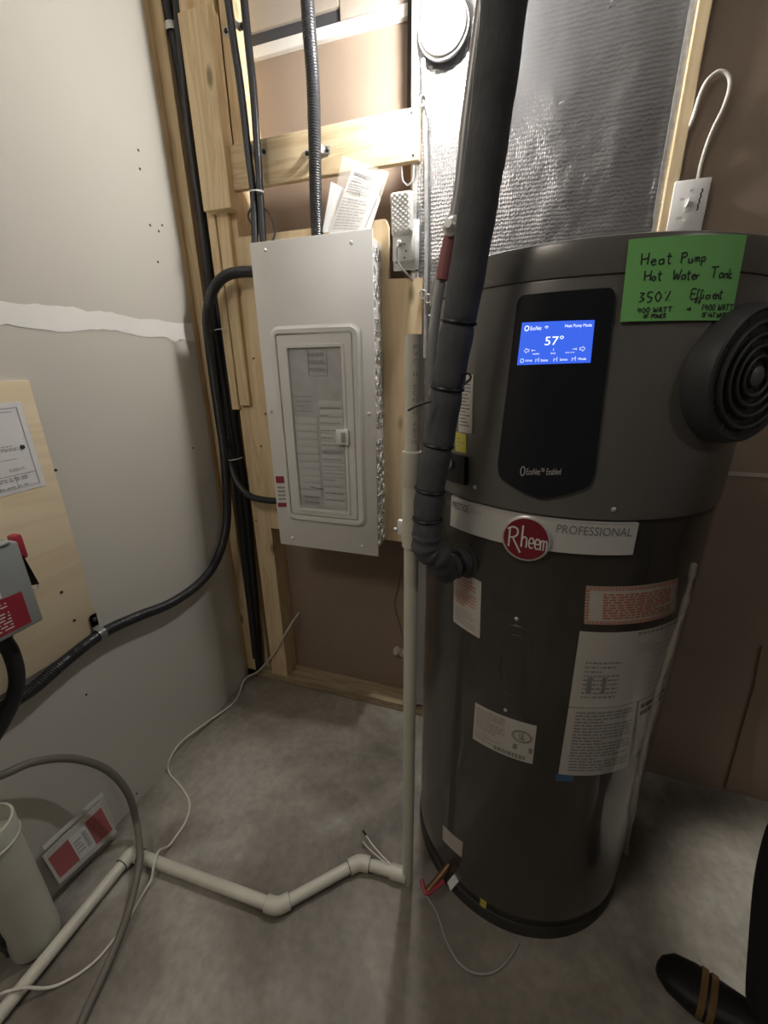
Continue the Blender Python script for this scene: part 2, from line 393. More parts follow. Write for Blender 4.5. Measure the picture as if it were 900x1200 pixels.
# plywood backing board with a notch for the outlet (polygon in X,Z)
pz = [(-.905, .775), (-.303, .785), (-.303, 1.600), (-.404, 1.604), (-.404, 1.735), (-.412, 1.752), (-.905, 1.752)]
bm = nb(); add_prism(bm, [(x, 1.2995, z) for x, z in pz], (0, -.018, 0)); struct('plywood_board', bm, ply, wb, 'plywood panel with notched corner')
for (x, y) in [(482, 132), (484, 182), (319, 300), (300, 307), (306, 523), (297, 420), (484, 299), (475, 588), (476, 448), (311, 485), (300, 610)]:
    p = PY(x, y, 1.279); struct('screw_head', lathe([(.0035, 0), (.0035, .0015), (0, .0018)], p+Vector((0, .0012, 0)), (0, -1, 0), 8), mat('dark_screw', (.04, .035, .03), .5), wb)
# upper bay: rail, solid strip coloured dark as the shaded gap, boards
struct('metal_rail', box((-.99, 1.37, 2.214), (-.352, 1.3885, 2.240), .002), mat('white_rail', (.72, .70, .66), .5, bump=.5, bscale=60), wb, 'whitish rail with crumbs of foam')
struct('gap_shade_strip', box((-.87, 1.380, 2.241), (-.50, 1.3885, 2.270)), mat('dark_gap', (.05, .05, .055), .8), wb)
struct('upper_board', box((-.86, 1.372, 2.272), (-.565, 1.3885, 2.55), .001), mat('pale_board', (.36, .31, .26), .7), wb, 'pale board above the rail')
struct('upper_board', box((-.562, 1.372, 2.243), (-.352, 1.3885, 2.55), .001), mat('pale_board', (.36, .31, .26), .7), wb)
# thin dark edge strip beside the foil
struct('edge_strip', box((-.372, 1.36, 1.985), (-.352, 1.3885, 2.24)), mat('dark_gap', (.05, .05, .055), .8), wb)
# brown board wall right of the foil
wr = struct('trim_1', box((.275, 1.301, 0), (FLX1, 1.303, .02)), backing)
bm = box((.291, 1.303, 1.088), (FLX1, 1.36, 2.62)); b1 = struct('wall_back_right', bm, backing)
struct('brown_sheet', box((.291, 1.303, .0), (FLX1, 1.36, 1.082)), backing, b1)
struct('seam_tape', box((.291, 1.3015, 1.0795), (FLX1, 1.3028, 1.090)), mat('pale_tape', (.50, .45, .38), .6), b1, 'pale strip along the seam')
# expanding foam blob and crack by the bottom of the bay
bm = nb(); c = PY(471, 762, 1.385)
for i in range(9):
    q = c+Vector((random.uniform(-.03, .035), random.uniform(-.008, 0), random.uniform(-.018, .018)))
    bmesh.ops.create_icosphere(bm, subdivisions=2, radius=random.uniform(.009, .017), matrix=Matrix.Translation(q))
for v in bm.verts: v.co += Vector((mn.noise(v.co*120), mn.noise(v.co*130+Vector((5, 0, 0))), mn.noise(v.co*110+Vector((0, 9, 0)))))*.006
tag(obj('spray_foam', bm, mat('cream_foam', (.55, .48, .42), .8, bump=.5, bscale=80)), 'pale lump of spray foam on the brown board low beside the white pipe', 'foam')
tag(obj('thin_wire', tube([PY(x, y, 1.383) for x, y in [(472, 660), (466, 690), (462, 708), (468, 730), (474, 755)]], .0012, 6), mat('brown_wire', (.10, .07, .05), .6)), 'thin dark wire running down the brown board to the foam lump', 'wire')

# ================================================================ FOIL
ft = thing('foil_insulation', 'silver reflective foil insulation sheet stapled between studs behind the tank', 'insulation', (-.03, 1.29, .04))
F = Flat((-.338, 1.2985, 2.55), (.272, 1.2985, 2.55), (.272, 1.2985, .06), (-.338, 1.2985, .06))
bm = nb(); NU, NV = 60, 160
def fh(u, v):
    x = u*.61; z = v*2.49
    return .0035*mn.noise(Vector((x*9, z*4, 0)))+.0012*mn.noise(Vector((x*40, z*26, 4)))+.0035*math.exp(-((u-.035)/.012)**2)+.003*math.exp(-((u-.965)/.012)**2)-.0008*abs(math.sin(u*PI*1.0))
g = [[bm.verts.new(F(i/NU, j/NV, max(-.0010, fh(i/NU, j/NV)))) for i in range(NU+1)] for j in range(NV+1)]
for j in range(NV):
    for i in range(NU): bm.faces.new((g[j][i], g[j+1][i], g[j+1][i+1], g[j][i+1]))
obj('foil_face', bm, foil, ft)
obj('taped_edge', sheet(Sub(F, .0, 0, .02, 1), 1, 60, .002, .004, .002), steel, ft)
obj('taped_edge', sheet(Sub(F, .965, 0, .985, 1), 1, 60, .002, .004, .002), steel, ft)
for (x, y) in [(495, 122), (496, 193), (806, 42), (772, 240), (716, 2), (655, 122)]:
    p = PY(x, y, 1.290); obj('staple', tube([p, p+Vector((.010, 0, .003))], .0012, 6, 2), steel, ft)

# ================================================================ LAMP HOLDER
lc = Vector((PY(520, 34, 1.28).x, 1.285, PY(520, 34, 1.28).z))
lm = thing('lamp_holder', 'white porcelain lamp holder with a glaring bare bulb on the foil wall', 'lamp', lc)
obj('box_ring', lathe([(.058, 0), (.060, .004), (.060, .012), (.055, .014)], lc, (0, -1, 0), 40), steel, lm)
obj('base', lathe([(.054, .013), (.054, .020), (.046, .030), (.030, .036), (.026, .050), (.022, .052), (0, .050)], lc, (0, -1, 0), 40), mat('porcelain', (.80, .79, .75), .25, coat=.3), lm)
for dx in (-1, 1): obj('screw', lathe([(.004, 0), (.004, .003), (0, .0035)], lc+Vector((-.012*dx, -.027, -.036 if dx > 0 else .036)), (0, -1, 0), 8), mat('dark_screw', (.04, .035, .03), .5), lm)
bulb = lathe([(.012, .050), (.013, .058), (.018, .068), (.026, .078), (.028, .088), (.024, .098), (.014, .105), (0, .107)], lc, (0, -1, 0), 28)
obj('bulb', bulb, mat('bulb_glow', (1, 1, 1), .3, emit=(1, .975, .94), estr=BULB_POWER*13.5), lm)

# ================================================================ BREAKER PANEL
PXL, PXR, PYF = -.789, -.4145, 1.180
PZ0, PZ1 = .765, 1.704
bp = thing('breaker_panel', 'light grey electrical breaker panel with a windowed door, screwed to the plywood', 'electrical panel', ((PXL+PXR)/2, 1.281, PZ0))
# enclosure with knockouts
EX1 = PXR-.010
obj('enclosure', box((PXL+.012, PYF+.006, PZ0+.018), (EX1, 1.281, PZ1-.012), .0015), white_paint, bp, False)
for row, yy in enumerate((1.205, 1.235, 1.262)):
    k = 0; z = PZ0+.05
    while z < PZ1-.03:
        r_ = .016 if (k % 3) else .022
        if not (.40 < (z-PZ0) < .44):
            bm = nb()
            for q in (1, .62):
                add_lathe(bm, [(r_*q, 0), (r_*q, .0018), (r_*q-.0016, .0018), (r_*q-.0016, 0)], (EX1, yy, z), (1, 0, 0), 18)
            if row != 1 or k % 2: obj('knockout', bm, mat('knockout_edge', (.66, .65, .63), .4), bp)
        z += r_*2+.008; k += 1
# cover plate with a frame opening: built as a plate plus raised embossed surround
FC = Flat((PXL, PYF, PZ1), (PXR, PYF, PZ1), (PXR, PYF, PZ0), (PXL, PYF, PZ0))
obj('cover', box((PXL, PYF, PZ0), (PXR, PYF+.006, PZ1), .002), white_paint, bp)
def uv_on(px, py, Y):
    p = PY(px, py, Y); return ((p.x-PXL)/(PXR-PXL), (PZ1-p.z)/(PZ1-PZ0))
def rrect(x0, x1, z0, z1, r, n=6):
    out = []
    for cx, cz, a in ((x1-r, z1-r, 0), (x0+r, z1-r, 90), (x0+r, z0+r, 180), (x1-r, z0+r, 270)):
        for i in range(n+1): t = R_(a+90*i/n); out.append((cx+r*math.cos(t), cz+r*math.sin(t)))
    return out
def frame(outer, inner, y0, y1, slope=0):
    """ring between two rounded rects (x0,x1,z0,z1,r) from y0 (back) to y1 (front)"""
    bm = nb(); o_ = rrect(*outer); i_ = rrect(*inner); n = len(o_)
    L = [[bm.verts.new((x, y0, z)) for x, z in o_]]
    so = rrect(outer[0]+slope, outer[1]-slope, outer[2]+slope, outer[3]-slope, outer[4])
    L.append([bm.verts.new((x, y1, z)) for x, z in so]); L.append([bm.verts.new((x, y1, z)) for x, z in i_]); L.append([bm.verts.new((x, y0, z)) for x, z in i_])
    for a, b in zip(L, L[1:]+L[:1]):
        for k in range(n): bm.faces.new((a[k], a[(k+1) % n], b[(k+1) % n], b[k]))
    return bm
def pxz(px, py, Y=1.176): p = PY(px, py, Y); return p.x, p.z
ox0, ox1, oz0, oz1 = pxz(316, 386, PYF)[0], pxz(424, 384, PYF)[0], pxz(385, 614, PYF)[1], pxz(370, 380, PYF)[1]
obj('embossed_surround', frame((ox0, ox1, oz0, oz1, .028), (ox0+.021, ox1-.026, oz0+.025, oz1-.022, .010), PYF, PYF-.010, .010), white_paint, bp)
dx0, dx1, dz0, dz1 = ox0+.023, ox1-.029, oz0+.028, oz1-.025
wx0, wx1, wz0, wz1 = pxz(338, 407, PYF)[0], pxz(401, 407, PYF)[0], pxz(380, 597, PYF)[1], pxz(370, 407, PYF)[1]
dr = obj('door', frame((dx0, dx1, dz0, dz1, .006), (wx0, wx1, wz0, wz1, .006), PYF-.001, PYF-.008, .002), white_paint, bp)
obj('bezel', frame((wx0-.010, wx1+.010, wz0-.010, wz1+.010, .006), (wx0, wx1, wz0, wz1, .004), PYF-.008, PYF-.011, .002), white_paint, dr)
obj('window_backing', box((wx0-.001, PYF-.0015, wz0-.001), (wx1+.001, PYF-.0005, wz1+.001)), mat('deadfront', (.52, .52, .51), .5, var=.15, vscale=25), dr, False)
glass = mat('smoky_window', (.75, .76, .77), .12, alpha=.10)
obj('window_pane', box((wx0-.001, PYF-.0065, wz0-.001), (wx1+.001, PYF-.0055, wz1+.001)), glass, dr, False)
# breaker handles and schedule seen through the window
W_ = wx1-wx0; H_ = wz1-wz0; brk = mat('breaker_label', (.64, .64, .63), .5)
for k in range(11):
    z1_ = wz1-H_*(.40+k*.047); obj('breaker', box((wx0+.004, PYF-.004, z1_-H_*.043), (wx0+W_*.46, PYF-.0012, z1_), .0006), brk, dr)
for k in range(13):
    z1_ = wz1-H_*(.30+k*.050+(.03 if k > 5 else 0)); obj('breaker', box((wx0+W_*.52, PYF-.004, z1_-H_*.046), (wx0+W_*.97, PYF-.0012, z1_), .0006), brk, dr)
obj('schedule_card', frame((wx0+W_*.36, wx0+W_*.72, wz1-H_*.16, wz1-H_*.005, .002), (wx0+W_*.36+.0015, wx0+W_*.72-.0015, wz1-H_*.16+.0015, wz1-H_*.005-.0015, .001), PYF-.0014, PYF-.003), ink_grey, dr)
FW_ = Flat((wx0, PYF-.004, wz1), (wx1, PYF-.004, wz1), (wx1, PYF-.004, wz0), (wx0, PYF-.004, wz0))
rc = words(3, .38, .70, .02, .14, seed=3, lo=.1, hi=.3)+words(14, .54, .95, .32, .95, seed=9, lo=.08, hi=.3, thick=.16)+words(4, .06, .42, .26, .38, seed=4, thick=.14, lo=.2, hi=.5)+words(2, .1, .45, .90, .97, seed=5, thick=.3)
printed(FW_, rc, ink_grey, dr, .0003)
bm = nb(); stroke(bm, FW_, curve2([(.24, .845), (.30, .851), (.38, .855), (.46, .856), (.50, .855)]), .0030, .0006); obj('wordmark', bm, ink, dr, False)
# latch
lx, lz = pxz(403, 512)
lt = obj('latch', box((lx-.020, PYF-.020, lz-.022), (lx+.020, PYF-.007, lz+.024), .002), white_paint, dr)
obj('latch_slot', box((lx-.002, PYF-.0215, lz-.014), (lx+.012, PYF-.0195, lz+.016), .001), mat('grey_slot', (.33, .33, .33), .5), bp)
for (x, y) in [(311, 293), (412, 285), (318, 482), (432, 485), (343, 630), (425, 640)]:
    p = PY(x, y, PYF); obj('cover_screw', lathe([(.0048, 0), (.0048, .004), (.0035, .0065), (0, .007)], p, (0, -1, 0), 14), white_pl, bp)
# red and white sticker at the lower left
SF = Flat(*[(p.x, PYF-.0001, p.z) for p in (PY(323, 558, PYF), PY(337, 558, PYF), PY(340, 594, PYF), PY(326, 594, PYF))])
st = obj('warning_sticker', sheet(SF, 1, 1, 0, .0006), paper, bp, False, 'white sticker with red bands')
[obj('red_band', sheet(Sub(SF, 0, a_, 1, b_), 1, 1, .0006, .0009), red_ink, st, False) for a_, b_ in ((0, .22), (.86, 1))]; printed(SF, words(4, .1, .9, .3, .8, seed=8, lo=.2, hi=.5), ink_grey, st, .0009)
obj('hub_fitting', lathe([(.020, 0), (.024, .004), (.024, .016), (.017, .018)], (PY(371, 272, 1.235).x, 1.235, PZ1-.013), (0, 0, 1), 20), steel, bp)

# ================================================================ MANUAL IN PLASTIC BAG
mb = thing('booklet', 'folded white instruction sheets in a clear bag standing on top of the breaker panel', 'paper', (PY(410, 268, 1.24).x, 1.24, PZ1-.012))
def fpx(Y, *px): return Flat(*[PY(x, y, yy) for (x, y), yy in zip(px, Y if isinstance(Y, tuple) else (Y,)*4)])
s1 = fpx((1.262, 1.262, 1.225, 1.225), (415, 192), (452, 207), (424, 274), (386, 274))
q1 = obj('front_sheet', sheet(s1, 6, 8, 0, .0012, .0015), paper, mb)
printed(s1, [(.10, .10, .72, .125), (.10, .18, .5, .195)]+words(5, .08, .92, .22, .40, seed=1, thick=.5)+words(11, .05, .95, .46, .95, seed=2, thick=.5, lo=.05, hi=.2), ink_grey, q1, .003)
s2 = fpx((1.275, 1.275, 1.235, 1.235), (388, 213), (406, 222), (400, 274), (378, 272)); obj('rear_sheet', sheet(s2, 3, 3, 0, .001, .001), paper, mb)
s3 = fpx((1.275, 1.275, 1.235, 1.235), (436, 212), (446, 233), (433, 272), (415, 270)); obj('rear_sheet', sheet(s3, 2, 2, 0, .001), paper, mb)
s4 = fpx((1.268, 1.268, 1.222, 1.222), (402, 183), (456, 203), (434, 274), (384, 274))
obj('clear_bag', sheet(s4, 10, 10, .003, .0034, .004), mat('clear_film', (.9, .88, .82), .12, alpha=.16), mb)

# ================================================================ CABLES BY THE STUDS
def strap(name, label, px, py, Y, ang=0, w=.052, parent=None, r=.018, group=None):
    p = PY(px, py, Y); t = thing(name, label, 'clamp', p, group)
    dx = Vector((math.cos(ang), 0, math.sin(ang))); dz = Vector((-math.sin(ang), 0, math.cos(ang)))
    bm = nb(); n = 12; pts = [(-r-.020, .0), (-r-.003, .0)]+[(-r*math.cos(PI*i/n)*1.04, -.0+ -r*2*math.sin(PI*i/n)*.62-.006) for i in range(n+1)]+[(r+.003, 0), (r+.020, 0)]
    A = []
    for hh in (-.009, .009):
        A.append([bm.verts.new(p+dx*x+Vector((0, y, 0))+dz*hh) for x, y in pts]); A.append([bm.verts.new(p+dx*x*1.0+Vector((0, y-.0016, 0))+dz*hh) for x, y in pts])
    m_ = len(pts)
    for k in range(m_-1):
        bm.faces.new((A[1][k], A[1][k+1], A[3][k+1], A[3][k])); bm.faces.new((A[0][k], A[2][k], A[2][k+1], A[0][k+1]))
        bm.faces.new((A[0][k], A[0][k+1], A[1][k+1], A[1][k])); bm.faces.new((A[2][k], A[3][k], A[3][k+1], A[2][k+1]))
    obj('band', bm, steel, t)
    for s in (-1, 1):
        q = p+dx*s*(r+.012)+Vector((0, -.001, 0)); obj('screw', lathe([(.006, 0), (.006, .003), (.003, .006), (0, .006)], q, (0, -1, 0), 12), mat('dark_screw', (.04, .035, .03), .5), t)
    return t

def cable(name, label, pts, r, rib=True, m=black_cable, cat='cable', group=None, pitch=.006):
    bm = ribbed(pts, r, pitch) if rib else tube(pts, r, 14)
    return tag(obj(name, bm, m), label, cat, group)
# thick feeder into the panel top
cable('armoured_cable', 'thickest ribbed black cable dropping into the centre of the panel top', [PY(358, -40, 1.245)] + [PY(x, y, 1.243) for x, y in [(362, 30), (367, 100), (369, 178), (370, 230)]]+[Vector((PY(371, 272, 1.235).x, 1.238, PZ1-.002))], .0175)
cable('armoured_cable', 'ribbed black cable with a silver glint entering the panel top left, right of its pair', [PY(x, y, 1.245) for x, y in [(282, -40), (290, 40), (297, 110), (302, 180), (305, 230)]]+[Vector((PY(307, 280, 1.235).x, 1.238, PZ1-.004))], .0105)
cable('armoured_cable', 'ribbed black cable beside the block entering the panel top left, left of its pair', [PY(x, y, 1.243) for x, y in [(262, -40), (272, 35), (283, 110), (291, 180), (297, 230)]]+[Vector((PY(298, 281, 1.230).x, 1.230, PZ1-.004))], .0105)
strap('pipe_strap', 'silver strap holding the thickest black cable on the horizontal board', 372, 178, 1.279, 0, r=.019)
strap('pipe_strap', 'silver strap holding two thin black cables on the horizontal board', 300, 180, 1.279, 0, r=.016)
strap('pipe_strap', 'silver strap at the top beside the pine block edge', 275, 34, 1.279, .0, r=.014)
strap('pipe_strap', 'silver strap at top left holding the black corner cable', 206, 38, 1.325, .1, r=.020)
bm = nb(); p = PY(301, 225, 1.236); add_tube(bm, smooth_path([p+Vector((-.022, -.002, .004)), p+Vector((0, -.014, 0)), p+Vector((.022, -.002, -.002)), p+Vector((0, .012, 0)), p+Vector((-.022, -.002, .004))]), .002, 6)
tag(obj('zip_tie', bm, white_pl), 'white zip tie around the pair of cables above the panel', 'zip tie')
# loop cable behind (thin grey ring above the panel left)
tag(obj('wire_loop', tube([PY(x, y, 1.262) for x, y in [(297, 268), (291, 252), (300, 240), (315, 250), (322, 272), (318, 285)]], .003, 8), mat('dark_wire', (.09, .09, .09), .5)), 'thin dark wire looped behind the pair of cables above the panel', 'wire')
# black corner bundle
YB = 1.315
cable('corner_cable', 'long straight black cable running down the corner to the bottom plate', [PY(x, y, YB) for x, y in [(187, -40), (197, 10), (206, 50), (218, 120), (227, 180), (238, 250), (249, 320), (259, 380), (268, 440), (275, 500), (281, 540), (289, 600), (298, 700), (304, 785)]], .0165, False)
cable('corner_cable', 'smooth black cable running beside the long corner cable, on its left at the bottom', [PY(x, y, YB-.02) for x, y in [(206, -40), (211, 30), (216, 90), (224, 170), (234, 240), (243, 310), (250, 380), (259, 440), (268, 500), (275, 545), (282, 600), (290, 680), (300, 770)]], .0150, False)
# main cable : panel upper side loop, into the bundle, down and across the left wall
lp = [Vector((PXL+.014, 1.235, PY(297, 320, 1.235).z))]+[PY(x, y, 1.235) for x, y in [(280, 319), (262, 325), (249, 342), (243, 370)]]+[PY(245, 400, 1.25), PY(250, 440, 1.262), PY(257, 490, 1.262), PY(263, 536, 1.255), PY(266, 590, 1.24), PY(264, 625, 1.215)]
# then across the left wall surface, 25 mm proud
wl_pts = [PX(x, y, -1.078) for x, y in [(252, 660), (232, 685), (200, 707), (160, 723), (120, 742), (80, 772), (40, 806), (0, 832), (-60, 872)]]
cable('armoured_cable', 'long ribbed black cable curving from the panel side down across the left wall', lp+wl_pts, .0165)
cable('armoured_cable', 'ribbed black cable curving from the corner bundle into the lower left side of the panel', [PY(248, 352, 1.298), PY(249, 390, 1.295), PY(256, 440, 1.292), PY(265, 500, 1.285), PY(270, 540, 1.27), PY(276, 562, 1.25), PY(288, 578, 1.24), PY(304, 585, 1.235), Vector((PXL+.014, 1.235, PY(325, 587, 1.235).z))], .0125)
for (x, y, lab) in [(250, 387, 'upper silvery zip tie around the black corner bundle'), (268, 539, 'lower silvery zip tie where the black corner bundle splits')]:
    p = PY(x, y, 1.262); bm = nb(); pts = []
    for k in range(25):
        t = 2*PI*k/24; pts.append(p+Vector((.030*math.cos(t)+.008, .028*math.sin(t)+.022, .004*math.cos(t))))
    add_tube(bm, pts, .0016, 6, False); tag(obj('zip_tie', bm, white_pl), lab, 'zip tie')
# strap across wall cable
p = PX(115, 742, -1.1048); t = thing('pipe_strap', 'silver strap fixing the long black cable to the plywood corner on the left wall', 'clamp', p)
dY = (PX(160, 723, -1.078)-PX(80, 772, -1.078)).normalized(); cr_ = Vector((1, 0, 0)).cross(dY).normalized()
if cr_.z < 0: cr_ = -cr_
bm = nb(); A = []
cc = PX(117, 743, -1.078)
pts = [cc+cr_*.062+Vector((-.009, 0, 0)), cc+cr_*.024+Vector((-.009, 0, 0))]+[cc+cr_*.0185*math.cos(PI*i/10)+Vector((.0185*math.sin(PI*i/10), 0, 0)) for i in range(11)]+[cc-cr_*.019+Vector((-.018, 0, 0))]
for s in (-.010, .010): A.append([bm.verts.new(q+dY*s) for q in pts])
for k in range(len(pts)-1): bm.faces.new((A[0][k], A[0][k+1], A[1][k+1], A[1][k]))
bmesh.ops.solidify(bm, geom=bm.faces[:], thickness=.002)
obj('band', bm, steel, t); obj('screw', lathe([(.0065, 0), (.0065, .003), (.003, .006), (0, .006)], cc+cr_*.046+Vector((-.0075, 0, 0)), (1, 0, 0), 12), mat('dark_screw', (.04, .035, .03), .5), t)

# ================================================================ LEFT WALL BOARD, SCHEMATIC, DISCONNECT
PBX = -1.092
bo = tag(obj('plywood_sheet', box((-1.1046, -.30, .655), (PBX, .693, 1.345), .001), ply_pale), 'pale plywood board screwed to the left drywall behind the schematic', 'board')
for (x, y) in [(72, 694), (87, 727), (65, 551)]: obj('screw_head', lathe([(.004, 0), (.004, .0015), (0, .0018)], PX(x, y, PBX), (1, 0, 0), 8), mat('dark_screw', (.04, .035, .03), .5), bo)
sy = [PX(31, 471, PBX).y, PX(58, 569, PBX).y]
SD = Flat((PBX+.0002, .30, 1.297), (PBX+.0002, .662, 1.300), (PBX+.0002, .664, 1.102), (PBX+.0002, .30, 1.097))
sd = obj('schematic_drawing', sheet(SD, 6, 4, 0, .0012, .0006), paper)
tag(sd, 'white schematic drawing with line diagram and title block pinned to the plywood', 'drawing')
rect_lines = []
def ln(u0, v0, u1, v1, t=.006): rect_lines.append((min(u0, u1)-t/3, min(v0, v1)-t/2, max(u0, u1)+t/3, max(v0, v1)+t/2))
ln(.03, .06, .96, .06); ln(.03, .95, .96, .95); ln(.03, .06, .03, .95); ln(.965, .06, .965, .95); ln(.03, .80, .965, .80)
for u in (.2, .38, .5, .62, .74, .84): ln(u, .80, u, .95, .005)
ln(.05, .22, .80, .22); ln(.80, .10, .80, .5, .008); ln(.55, .5, .9, .5); ln(.4, .62, .88, .62); ln(.1, .35, .7, .35); ln(.66, .10, .93, .10)
bm = nb(); add_quads(bm, SD, rect_lines+words(5, .52, .95, .82, .94, seed=5, thick=.5)+words(3, .75, .92, .46, .53, seed=6)+words(2, .82, .92, .72, .76, seed=3)+words(3, .4, .6, .56, .62, seed=12), .0022)
for (u, v, r_) in [(.80, .22, .016), (.86, .74, .010), (.3, .35, .02)]:
    for k in range(16):
        a0, a1 = 2*PI*k/16, 2*PI*(k+1)/16; q = []
        for rr, aa in ((r_, a0), (r_, a1), (r_*.8, a1), (r_*.8, a0)): q.append(bm.verts.new(SD(u+rr*math.cos(aa), v+rr*1.7*math.sin(aa), .0022)))
        bm.faces.new(q)
obj('printed_text', bm, ink_grey, sd, False)['kind'] = 'stuff'
obj('pin', lathe([(.005, 0), (.005, .004), (.003, .006), (0, .006)], SD(.93, .50, .0), (1, 0, 0), 12), mat('dark_pin', (.08, .08, .09), .3, metal=.5), sd)

# disconnect switch, only its right part is in frame
grey_box = mat('grey_enamel', (.27, .285, .28), .42)
DX0 = PBX; DXF = -.985
dy1 = PX(42, 712, DXF).y; z_t = PX(13, 622, DXF).z; z_b = PX(22, 722, DXF).z
ds = thing('disconnect_switch', 'grey safety disconnect box with red handle mounted on the left wall plywood', 'switch box', (DX0, .40, z_b))
DY1 = .515; DZ1 = 1.028; DZ0 = .835
def dproj(p): return p
obj('housing', box((DX0, .22, DZ0), (DXF, DY1, DZ1), .003), grey_box, ds)
obj('cover_lip', box((DXF-.004, .215, DZ0+.004), (DXF+.004, DY1-.012, DZ1+.004), .002), grey_box, ds)
obj('top_cap', box((DXF-.02, .215, DZ1+.002), (DXF+.008, DY1-.016, DZ1+.008), .002), grey_box, ds)
RL = Flat((DXF+.0042, .23, DZ0+.095), (DXF+.0042, .490, DZ0+.088), (DXF+.0042, .490, DZ0+.012), (DXF+.0042, .23, DZ0+.012))
rl = obj('danger_label', sheet(RL, 1, 1, 0, .0006), red_ink, ds, False, 'red label with white print'); printed(RL, words(9, .05, .97, .1, .92, seed=4, thick=.35, lo=.04, hi=.1), white_ink, rl, .0009)
WL = Flat((DXF+.0042, .40, DZ0+.112), (DXF+.0042, .455, DZ0+.110), (DXF+.0042, .455, DZ0+.092), (DXF+.0042, .40, DZ0+.093)); obj('white_label', sheet(WL, 1, 1, 0, .0006), paper, ds, False)
obj('round_boss', lathe([(.026, 0), (.026, .006), (0, .007)], (DXF+.003, .44, DZ0+.155), (1, 0, 0), 24), mat('grey_boss', (.16, .165, .16), .5), ds)  # round boss in a darker grey than the housing
# handle: black lever plate on the side with red grip
hy = DY1+.004
lv = obj('lever', box((DX0+.045, DY1, .935), (DX0+.085, DY1+.010, 1.000), .003), black_pl, ds)
bm = nb(); add_prism(bm, [(DX0+.050, DY1+.006, .965), (DX0+.082, DY1+.006, .985), (DX0+.070, DY1+.024, .905), (DX0+.052, DY1+.022, .900)], (.010, .004, .002)); obj('lever_arm', bm, black_pl, ds)
bm = nb(); add_box(bm, (DX0+.055, DY1+.008, .975), (DX0+.082, DY1+.026, 1.032), .006); obj('red_grip', bm, mat('red_plastic', (.33, .03, .05), .4), ds)
obj('hasp', tube([Vector((DX0+.062, DY1+.020, .915)), Vector((DX0+.062, DY1+.034, .905)), Vector((DX0+.062, DY1+.032, .890)), Vector((DX0+.062, DY1+.018, .896))], .0022, 6), steel, ds)
obj('cord_connector', lathe([(.020, 0), (.022, -.006), (.019, -.024)], (-1.035, .455, DZ0), (0, 0, 1), 18), black_pl, ds)
cable('flexible_conduit', 'black flexible cable hanging out of the bottom of the grey disconnect box', [(-1.035, .455, DZ0-.015), (-1.035, .462, DZ0-.06), (-1.036, .458, DZ0-.12), (-1.04, .44, DZ0-.17), (-1.045, .40, DZ0-.22), (-1.05, .30, DZ0-.30)], .0155, False)

# ================================================================ OUTLET + PLUG IN DEVICE
ox, oz = -.352, 1.682
ou = thing('wall_outlet', 'white wall outlet in the plywood notch', 'outlet', (ox, 1.30, oz-.055))
obj('outlet_box', box((ox-.034, 1.285, oz-.052), (ox+.034, 1.345, oz+.052), .002), mat('box_plastic', (.20, .22, .26), .5), ou)
obj('cover_plate', box((ox-.036, 1.279, oz-.060), (ox+.038, 1.285, oz+.060), .003), white_pl, ou)
obj('socket', box((ox-.017, 1.276, oz-.038), (ox+.017, 1.2795, oz-.008), .004), white_pl, ou)
ap = thing('plug_in_device', 'white plug-in air freshener with quilted diamond cover in the outlet', 'plug-in device', (ox-.014, 1.276, 1.70))
QF = Flat(PY(456, 225, 1.235), PY(481, 221, 1.235), PY(482, 272, 1.235), PY(458, 276, 1.235))
bm = nb(); NU, NV = 40, 80; cx_ = (QF(0, 0).x+QF(1, 0).x)/2
def qh(u, v):
    e = min(u, 1-u)*8; e2 = min(v, 1-v)*14; return .010*(math.sqrt(min(1, max(0, e)))+min(1, e2)-2)+.0016*(abs(math.sin(u*PI*4+v*PI*8))*abs(math.sin(u*PI*4-v*PI*8)))
g = [[bm.verts.new(QF(i/NU, j/NV, qh(i/NU, j/NV))) for i in range(NU+1)] for j in range(NV+1)]
for j in range(NV):
    for i in range(NU): bm.faces.new((g[j][i], g[j+1][i], g[j+1][i+1], g[j][i+1]))
ed = [e for e in bm.edges if e.is_boundary]; r2 = bmesh.ops.extrude_edge_only(bm, edges=ed)
for v in r2['geom']:
    if isinstance(v, bmesh.types.BMVert): v.co.y = 1.262
obj('quilted_cover', bm, white_pl, ap)
obj('socket_block', box((PY(460, 290, 1.25).x, 1.250, PY(460, 307, 1.25).z), (PY(484, 290, 1.25).x, 1.276, PY(470, 268, 1.25).z), .003), white_pl, ap)
for k, (x, y) in enumerate([(474, 286), (476, 294), (474, 302)]): p = PY(x, y, 1.25); obj('socket_slot', box((p.x-.002, 1.2490, p.z-.002), (p.x+.002, 1.2515, p.z+.002)), ink, ap, False)
p = PY(469, 286, 1.248)
co = thing('power_cord', 'grey cord plugged below the quilted device and looping into the notch', 'cord', p)
obj('plug', lathe([(.006, 0), (.008, .004), (.007, .014), (.004, .018)], p, (0, -1, 0), 16), white_pl, co)
obj('cord', tube([p+Vector((0, -.014, 0)), p+Vector((-.004, -.018, -.012)), PY(465, 300, 1.235), PY(469, 312, 1.24), PY(476, 320, 1.255), PY(482, 326, 1.27), PY(484, 329, 1.29)], .0028, 8), mat('grey_cord', (.55, .55, .54), .4), co)
bm = nb(); p = PY(478, 205, 1.285); add_tube(bm, smooth_path([p+Vector(q) for q in [(-.018, 0, .02), (-.014, 0, -.01), (0, 0, -.022), (.014, 0, -.01), (.016, 0, .02)]]), .0022, 6)
tag(obj('plastic_loop', bm, mat('clear_plastic', (.7, .7, .72), .2, alpha=.5)), 'small clear plastic hook under the horizontal board above the outlet', 'hook')
add = None
